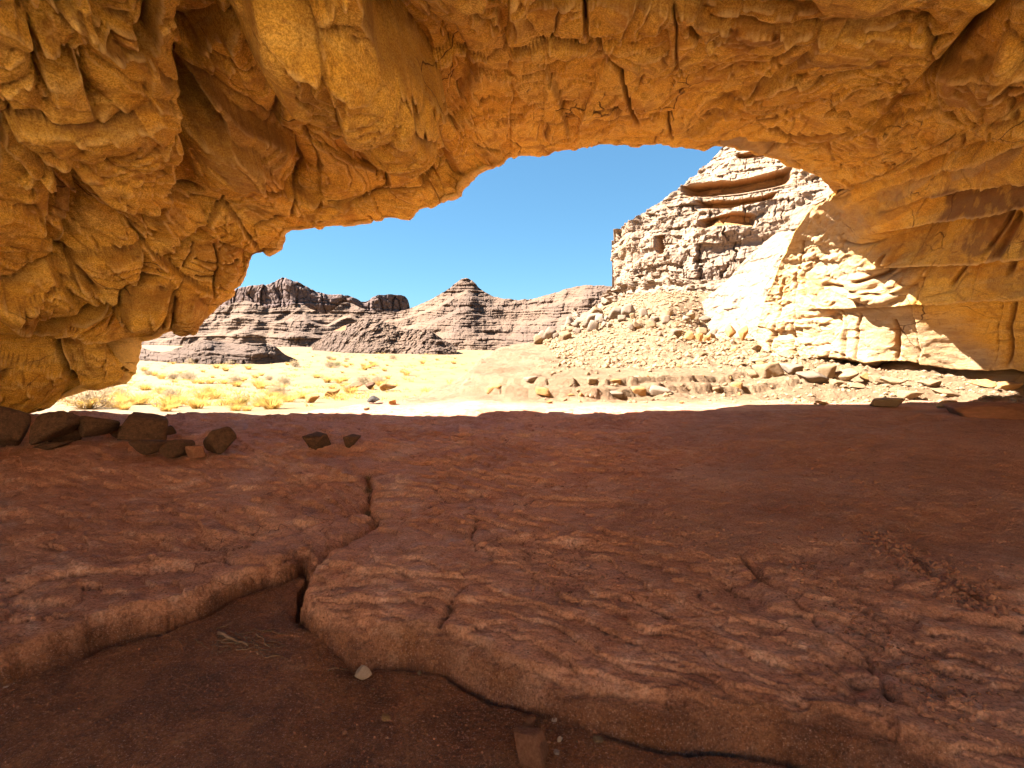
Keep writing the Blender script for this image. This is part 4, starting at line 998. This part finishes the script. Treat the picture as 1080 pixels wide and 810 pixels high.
def reg_px(x0, x1, y0, y1, cl=None):
    def f(n):
        p = np.stack([rng.uniform(x0, x1, n), y0 + (y1 - y0) * rng.uniform(0, 1, n)], -1)
        w = atz(p[:, 0], p[:, 1], 0)[:, :2]
        d = fbm(P2(w[:, 0].astype(np.float32), w[:, 1].astype(np.float32)), 901, 3, scale=1.2)
        return w[d > rng.uniform(-.35, .5, n)]
    return f
gravel('gravel', 5000, reg_px(560, 1150, 440, 640), .004, .022, M_GRIT, 'dark grit and gravel strewn over the right side of the shelter floor')
def reg_line(pts, sd):
    pw = np.array(world_line(pts))
    def f(n):
        t = rng.uniform(0, len(pw) - 1.001, n); k = t.astype(int); u = (t - k)[:, None]
        return pw[k] * (1 - u) + pw[k + 1] * u + rng.normal(0, sd, (n, 2))
    return f
gravel('crack_rubble', 900, reg_line([(925, 560), (960, 590), (1000, 620), (1045, 645)], .07), .005, .035, M_GRIT, 'dark rubble collected in the cracks of the right floor slab')
gravel('grit', 700, reg_line([(850, 590), (900, 650), (960, 700), (1020, 760)], .09), .003, .018, M_GRIT, 'dark grit along the sloping crack at lower right')
gravel('pit_grit', 700, reg_line([(350, 715), (450, 725), (560, 770), (660, 800), (760, 830)], .14), .002, .009, M_GRIT, 'fine grit and crumbs on the dirt under the slab edge')
def reg_pit(n):
    p = np.stack([rng.uniform(-60, 1140, n), rng.uniform(600, 812, n)], -1)
    w = atz(p[:, 0], p[:, 1], -.2)[:, :2]; z = tz(w[:, 0], w[:, 1])
    d = fbm(P2(w[:, 0].astype(np.float32), w[:, 1].astype(np.float32)), 905, 4, scale=2.5)
    return w[(z < -.10) & (d > rng.uniform(-.5, .4, n))]
gravel('dirt_crumbs', 14000, reg_pit, .0012, .007, M_GRIT, 'fine crumbs and grit scattered over the red dirt of the hollow')
gravel('floor_grit', 5000, reg_px(-40, 700, 470, 700), .0015, .008, M_STONE_RED, 'fine red grit lying on the left and middle of the rock floor')
def reg_far(n):
    p = np.stack([rng.uniform(560, 1100, n), 372 + 64 * rng.uniform(0, 1, n) ** .9], -1)
    out = []
    w = atz(p[:, 0], p[:, 1], .35)[:, :2]
    return w[(w[:, 1] < 60) & (w[:, 1] > 12.3) & ((w[:, 0] > 6.5 + rng.normal(0, 1, len(w))) | (rng.random(len(w)) < .12))]
gravel('rubble', 6000, reg_far, .015, .11, M_STONE_TAN, 'pale broken rubble covering the sunlit ground before the cliff')
def reg_tal(n):
    x = rng.uniform(2, 22, n); y = rng.uniform(18, 46, n)
    return np.stack([x, y], -1)[(x / y > .06) & (x < 24)]
gravel('talus', 9000, reg_tal, .03, .22, M_STONE_TAN, 'loose stones of the rubble slope under the cliff')
print('gravel', time.time() - T0)

# ------------------------------------------------------------------ dry plants
def tuft_mesh(name, seed, n=170, h=.45, spread=.55, stiff=.5, w=.006, arch_=.5):
    r2 = np.random.default_rng(seed); V = []; Q = []
    for i in range(n):
        a = r2.uniform(0, 2 * PI); b = r2.uniform(.1, 1) ** .7 * spread; L = h * r2.uniform(.55, 1.1)
        base = np.array([math.cos(a), math.sin(a), 0]) * r2.uniform(0, .12)
        out = np.array([math.cos(a + r2.normal(0, .4)), math.sin(a + r2.normal(0, .4)), 0]); sd = np.array([-out[1], out[0], 0])
        k0 = len(V)
        for j, t in enumerate((0, .4, .75, 1)):
            p = base + out * (b * L * 2 * (t * .6 + t * t * arch_)) + np.array([0, 0, L * (t - .28 * t * t)])
            ww = w * (1 - .75 * t); V += [p - sd * ww, p + sd * ww]
        for j in range(3): Q.append((k0 + 2 * j, k0 + 2 * j + 1, k0 + 2 * j + 3, k0 + 2 * j + 2))
    return mesh_from(name, np.array(V), np.array(Q), smooth=False)
def bush_mesh(name, seed, n=70, R=.5, w=.008):
    r2 = np.random.default_rng(seed); V = []; Q = []
    def stick(p0, p1, w0, w1):
        d = p1 - p0; s = np.cross(d, r2.normal(size=3)); s /= np.linalg.norm(s) + 1e-9; k = len(V)
        V.extend([p0 - s * w0, p0 + s * w0, p1 + s * w1, p1 - s * w1]); Q.append((k, k + 1, k + 2, k + 3))
    for i in range(n):
        a = r2.uniform(0, 2 * PI); e_ = r2.uniform(.15, 1.45); d = np.array([math.cos(a) * math.cos(e_), math.sin(a) * math.cos(e_), math.sin(e_)])
        p0 = np.zeros(3); p1 = d * R * r2.uniform(.35, .6) + r2.normal(0, .03, 3); stick(p0, p1, w, w * .7)
        for j in range(4):
            p2 = p1 + (d + r2.normal(0, .55, 3)) * R * r2.uniform(.15, .35); stick(p1, p2, w * .7, w * .45)
            for k in range(4):
                p3 = p2 + (d * .4 + r2.normal(0, .7, 3)) * R * r2.uniform(.08, .2); stick(p2, p3, w * .6, w * .3)
    return mesh_from(name, np.array(V), np.array(Q), smooth=False)
TUFT = [tuft_mesh('dry_tuft', 800 + i, n=260) for i in range(4)]
BUSH = [bush_mesh('dry_bush', 820 + i) for i in range(3)]
_pm = {}
def plant(name, bank, k, mat, pos, s, label, cat, group):
    key = (bank[k % len(bank)].name, mat.name)
    if key not in _pm:
        m_ = bank[k % len(bank)].copy(); m_.materials.clear(); m_.materials.append(mat); _pm[key] = m_
    o = bpy.data.objects.new(name, _pm[key]); COL.objects.link(o)
    o.location = (pos[0], pos[1], pos[2] - .02); o.scale = (s, s, s * random.uniform(.75, 1)); o.rotation_euler = (0, 0, random.uniform(0, 6.28))
    return tag(o, label, cat, group)
pk = [(208, 431, 34, 0, 'golden grass tuft in the sand just behind the stone row'), (190, 426, 30, 0, 'broad golden tuft left of the lone green shrub'), (146, 424, 20, 0, 'small straw tuft at the foot of the left rock'), (240, 427, 22, 0, 'golden tuft beside the pale thorny shrub'), (255, 428, 24, 2, 'pale green thorny shrub among golden tufts'), (127, 420, 26, 1, 'grey dry shrub close to the left rock'),
      (247, 404, 20, 1, 'round grey shrub in the middle of the sand'), (183, 400, 16, 1, 'grey shrub farther left on the sand'), (275, 410, 26, 0, 'wide yellow tuft before the round grey shrub'), (355, 386, 12, 2, 'yellow green bush standing alone on the plain'), (110, 402, 18, 0, 'straw tuft near the left rock edge'), (222, 414, 26, 0, 'yellow tuft in the middle of the near sand')]
for i, (a, b, w, t_, lab) in enumerate(pk):
    p = hit(a, b); s = w * p[1] / F / (.9 if t_ == 0 else 1.0)
    plant('grass_tuft' if t_ == 0 else 'shrub', TUFT if t_ == 0 else BUSH, i, (M_GRASS, M_SCRUB, M_GREEN)[t_], p, s, lab, 'grass tuft' if t_ == 0 else 'shrub', 'dry plants on the sand')
cnt = 0
while cnt < 150:
    a = random.uniform(60, 520); b = 374 + 60 * random.random() ** 1.6
    if a > 300 + (440 - b) * 3.2: continue
    p = hit(a, b)
    if p[1] > 150 or p[0] > np.interp(p[1], DIV[:, 1], DIV[:, 0]) - 1: continue
    t_ = 0 if random.random() < .8 else 1
    s = random.uniform(.5, 1.25) * (1.0 + min(p[1], 80) / 60)
    far = p[1] > 45
    plant('grass_tuft' if t_ == 0 else 'shrub', TUFT if t_ == 0 else BUSH, cnt, M_GRASS if t_ == 0 else M_SCRUB, p, s, ('golden dry grass tuft' if t_ == 0 else 'grey dry shrub') + (' far out on the sandy plain' if far else ' on the nearer sand of the valley'), 'grass tuft' if t_ == 0 else 'shrub',
          ('golden tufts' if t_ == 0 else 'grey shrubs') + (' on the far plain' if far else ' on the near sand'))
    cnt += 1
# low straw cover of the plain (uncountable)
def cover(name, n, x0, x1, y0, y1, mat, label):
    base = tuft_mesh('tmp_cover', 955, n=9, h=.22, w=.02, spread=.9); nv_ = len(base.vertices); co = np.empty(nv_ * 3, np.float32); base.vertices.foreach_get('co', co); co = co.reshape(-1, 3)
    q4 = np.array([p.vertices[:] for p in base.polygons]); bpy.data.meshes.remove(base)
    x = rng.uniform(x0, x1, n); y = y0 * (y1 / y0) ** rng.uniform(0, 1, n); x = x * y / 100
    ok = (x < np.interp(y, DIV[:, 1], DIV[:, 0]) - .6) & (fbm(P2(x.astype(np.float32), y.astype(np.float32)), 915, 3, scale=.22) > rng.uniform(-.15, .35, n))
    x, y = x[ok], y[ok]; n = len(x); z = tz(x, y); s = rng.uniform(.5, 1.2, n) * (1 + y / 70); a = rng.uniform(0, 6.28, n)
    q = co[None] * s[:, None, None]; c, si = np.cos(a)[:, None], np.sin(a)[:, None]
    V = np.stack([q[..., 0] * c - q[..., 1] * si + x[:, None], q[..., 0] * si + q[..., 1] * c + y[:, None], q[..., 2] + z[:, None] - .01], -1).reshape(-1, 3)
    me = mesh_from(name, V, (q4[None] + (np.arange(n) * nv_)[:, None, None]).reshape(-1, 4), smooth=False)
    tag(link(name, me, mat), label, 'grass', kind='stuff')
cover('dry_grass', 3500, -100, 10, 17, 190, M_GRASS, 'thin straw coloured grass spread over the sandy plain')

# twigs and the dead sprigs in the crack
def tube(name, pts, r0, r1, seg=6):
    pts = np.array(pts, float); V = []; Q = []
    for i, p in enumerate(pts):
        d = pts[min(i + 1, len(pts) - 1)] - pts[max(i - 1, 0)]; d /= np.linalg.norm(d); u = np.cross(d, [0, 0, 1.]); u /= np.linalg.norm(u) + 1e-9; w = np.cross(d, u); r = r0 + (r1 - r0) * i / (len(pts) - 1)
        for j in range(seg): V.append(p + r * (math.cos(j / seg * 2 * PI) * u + math.sin(j / seg * 2 * PI) * w))
    for i in range(len(pts) - 1):
        for j in range(seg): Q.append((i * seg + j, i * seg + (j + 1) % seg, (i + 1) * seg + (j + 1) % seg, (i + 1) * seg + j))
    Q += [(0, 3, 2, 1), (0, 5, 4, 3)]; k = (len(pts) - 1) * seg; Q += [(k, k + 1, k + 2, k + 3), (k, k + 3, k + 4, k + 5)]
    return mesh_from(name, np.array(V), np.array(Q))
def twig(a0, b0, a1, b1, r, label, group=None):
    p0 = hit(a0, b0); p1 = hit(a1, b1); pts = []
    for t in np.linspace(0, 1, 7):
        q = p0 * (1 - t) + p1 * t + np.array([random.gauss(0, .006), random.gauss(0, .006), 0]); q[2] = max(float(tz(q[0], q[1])[0]) + r, p0[2] * (1 - t) + p1[2] * t + r * .8); pts.append(q)
    tag(link('twig', tube('twig', pts, r, r * .5), M_TWIG), label, 'twig', group)
twig(231, 672, 262, 684, .011, 'thickest dry stick lying in the litter below the left ledge')
twig(345, 710, 366, 707, .004, 'thin pale stalk beside the pale chip'); twig(272, 672, 284, 684, .006, 'short stick at the right end of the litter')
tl = ['curved twig in the litter under the left ledge']
for i in range(34):
    a = random.gauss(250, 24); b = random.gauss(677, 9); an = random.uniform(-.6, .6) + (0 if random.random() < .7 else 1.2); L_ = random.uniform(10, 28)
    twig(a, b, a + L_ * math.cos(an), b + L_ * .6 * math.sin(an), random.uniform(.002, .004), 'thin dark twig in the litter under the left ledge', 'thin twigs in the litter under the left ledge')
for (a, b, s, lab) in ((388, 507, .22, 'dead dark sprig growing in the upper end of the floor crack'), (386, 519, .16, 'smaller dead sprig lower in the floor crack'), (390, 543, .15, 'flattened dead sprig at the bend of the floor crack')):
    p = hit(a, b); plant('dead_sprig', BUSH, int(a), M_TWIG, p, s, lab, 'dead plant', 'dead sprigs in the floor crack')
print('plants', time.time() - T0)

# ------------------------------------------------------------------ light, sky, camera
SUN = np.array([-.69, .03, .72]); SUN /= np.linalg.norm(SUN)
elev = math.asin(SUN[2]); azim = math.atan2(SUN[0], SUN[1])      # from +Y towards +X
w = bpy.data.worlds.new('World'); sc.world = w; w.use_nodes = True
nt = w.node_tree; bg = nt.nodes['Background']; sky = nt.nodes.new('ShaderNodeTexSky')
sky.sky_type = 'NISHITA'; sky.sun_disc = False; sky.sun_elevation = elev; sky.sun_rotation = azim; sky.altitude = 900; sky.air_density = 1.0; sky.dust_density = .1; sky.ozone_density = 3.0
mx = nt.nodes.new('ShaderNodeMix'); mx.data_type = 'RGBA'; mx.blend_type = 'MULTIPLY'; mx.inputs[0].default_value = 1; mx.inputs[7].default_value = (.38, .69, .88, 1)
gm = nt.nodes.new('ShaderNodeGamma'); gm.inputs[1].default_value = .6; nt.links.new(sky.outputs[0], gm.inputs[0]); nt.links.new(gm.outputs[0], mx.inputs[6]); nt.links.new(mx.outputs[2], bg.inputs[0]); bg.inputs[1].default_value = .05
ld = bpy.data.lights.new('sun', 'SUN'); ld.energy = 5.0; ld.angle = math.radians(.5); ld.color = (1.0, .94, .84)
lo = bpy.data.objects.new('sun', ld); COL.objects.link(lo); lo.rotation_euler = Vector(SUN).to_track_quat('Z', 'Y').to_euler()
cd = bpy.data.cameras.new('camera'); cd.sensor_width = 36; cd.lens = 18.0; cd.clip_start = .05; cd.clip_end = 3000
co_ = bpy.data.objects.new('camera', cd); COL.objects.link(co_); co_.location = CAM; co_.rotation_euler = (PI / 2 - PITCH, 0, 0)
sc.camera = co_
sc.view_settings.view_transform = 'Standard'; sc.view_settings.look = 'None'; sc.view_settings.exposure = 3.05; sc.view_settings.gamma = 1.0; sc.view_settings.use_curve_mapping = False
sc.render.engine = 'CYCLES'; cy = sc.cycles
cy.max_bounces = 8; cy.diffuse_bounces = 5; cy.glossy_bounces = 2; cy.use_denoising = True; cy.use_adaptive_sampling = True; cy.adaptive_threshold = .03
cy.caustics_reflective = False; cy.caustics_refractive = False; cy.sample_clamp_indirect = 6
print('done', time.time() - T0)
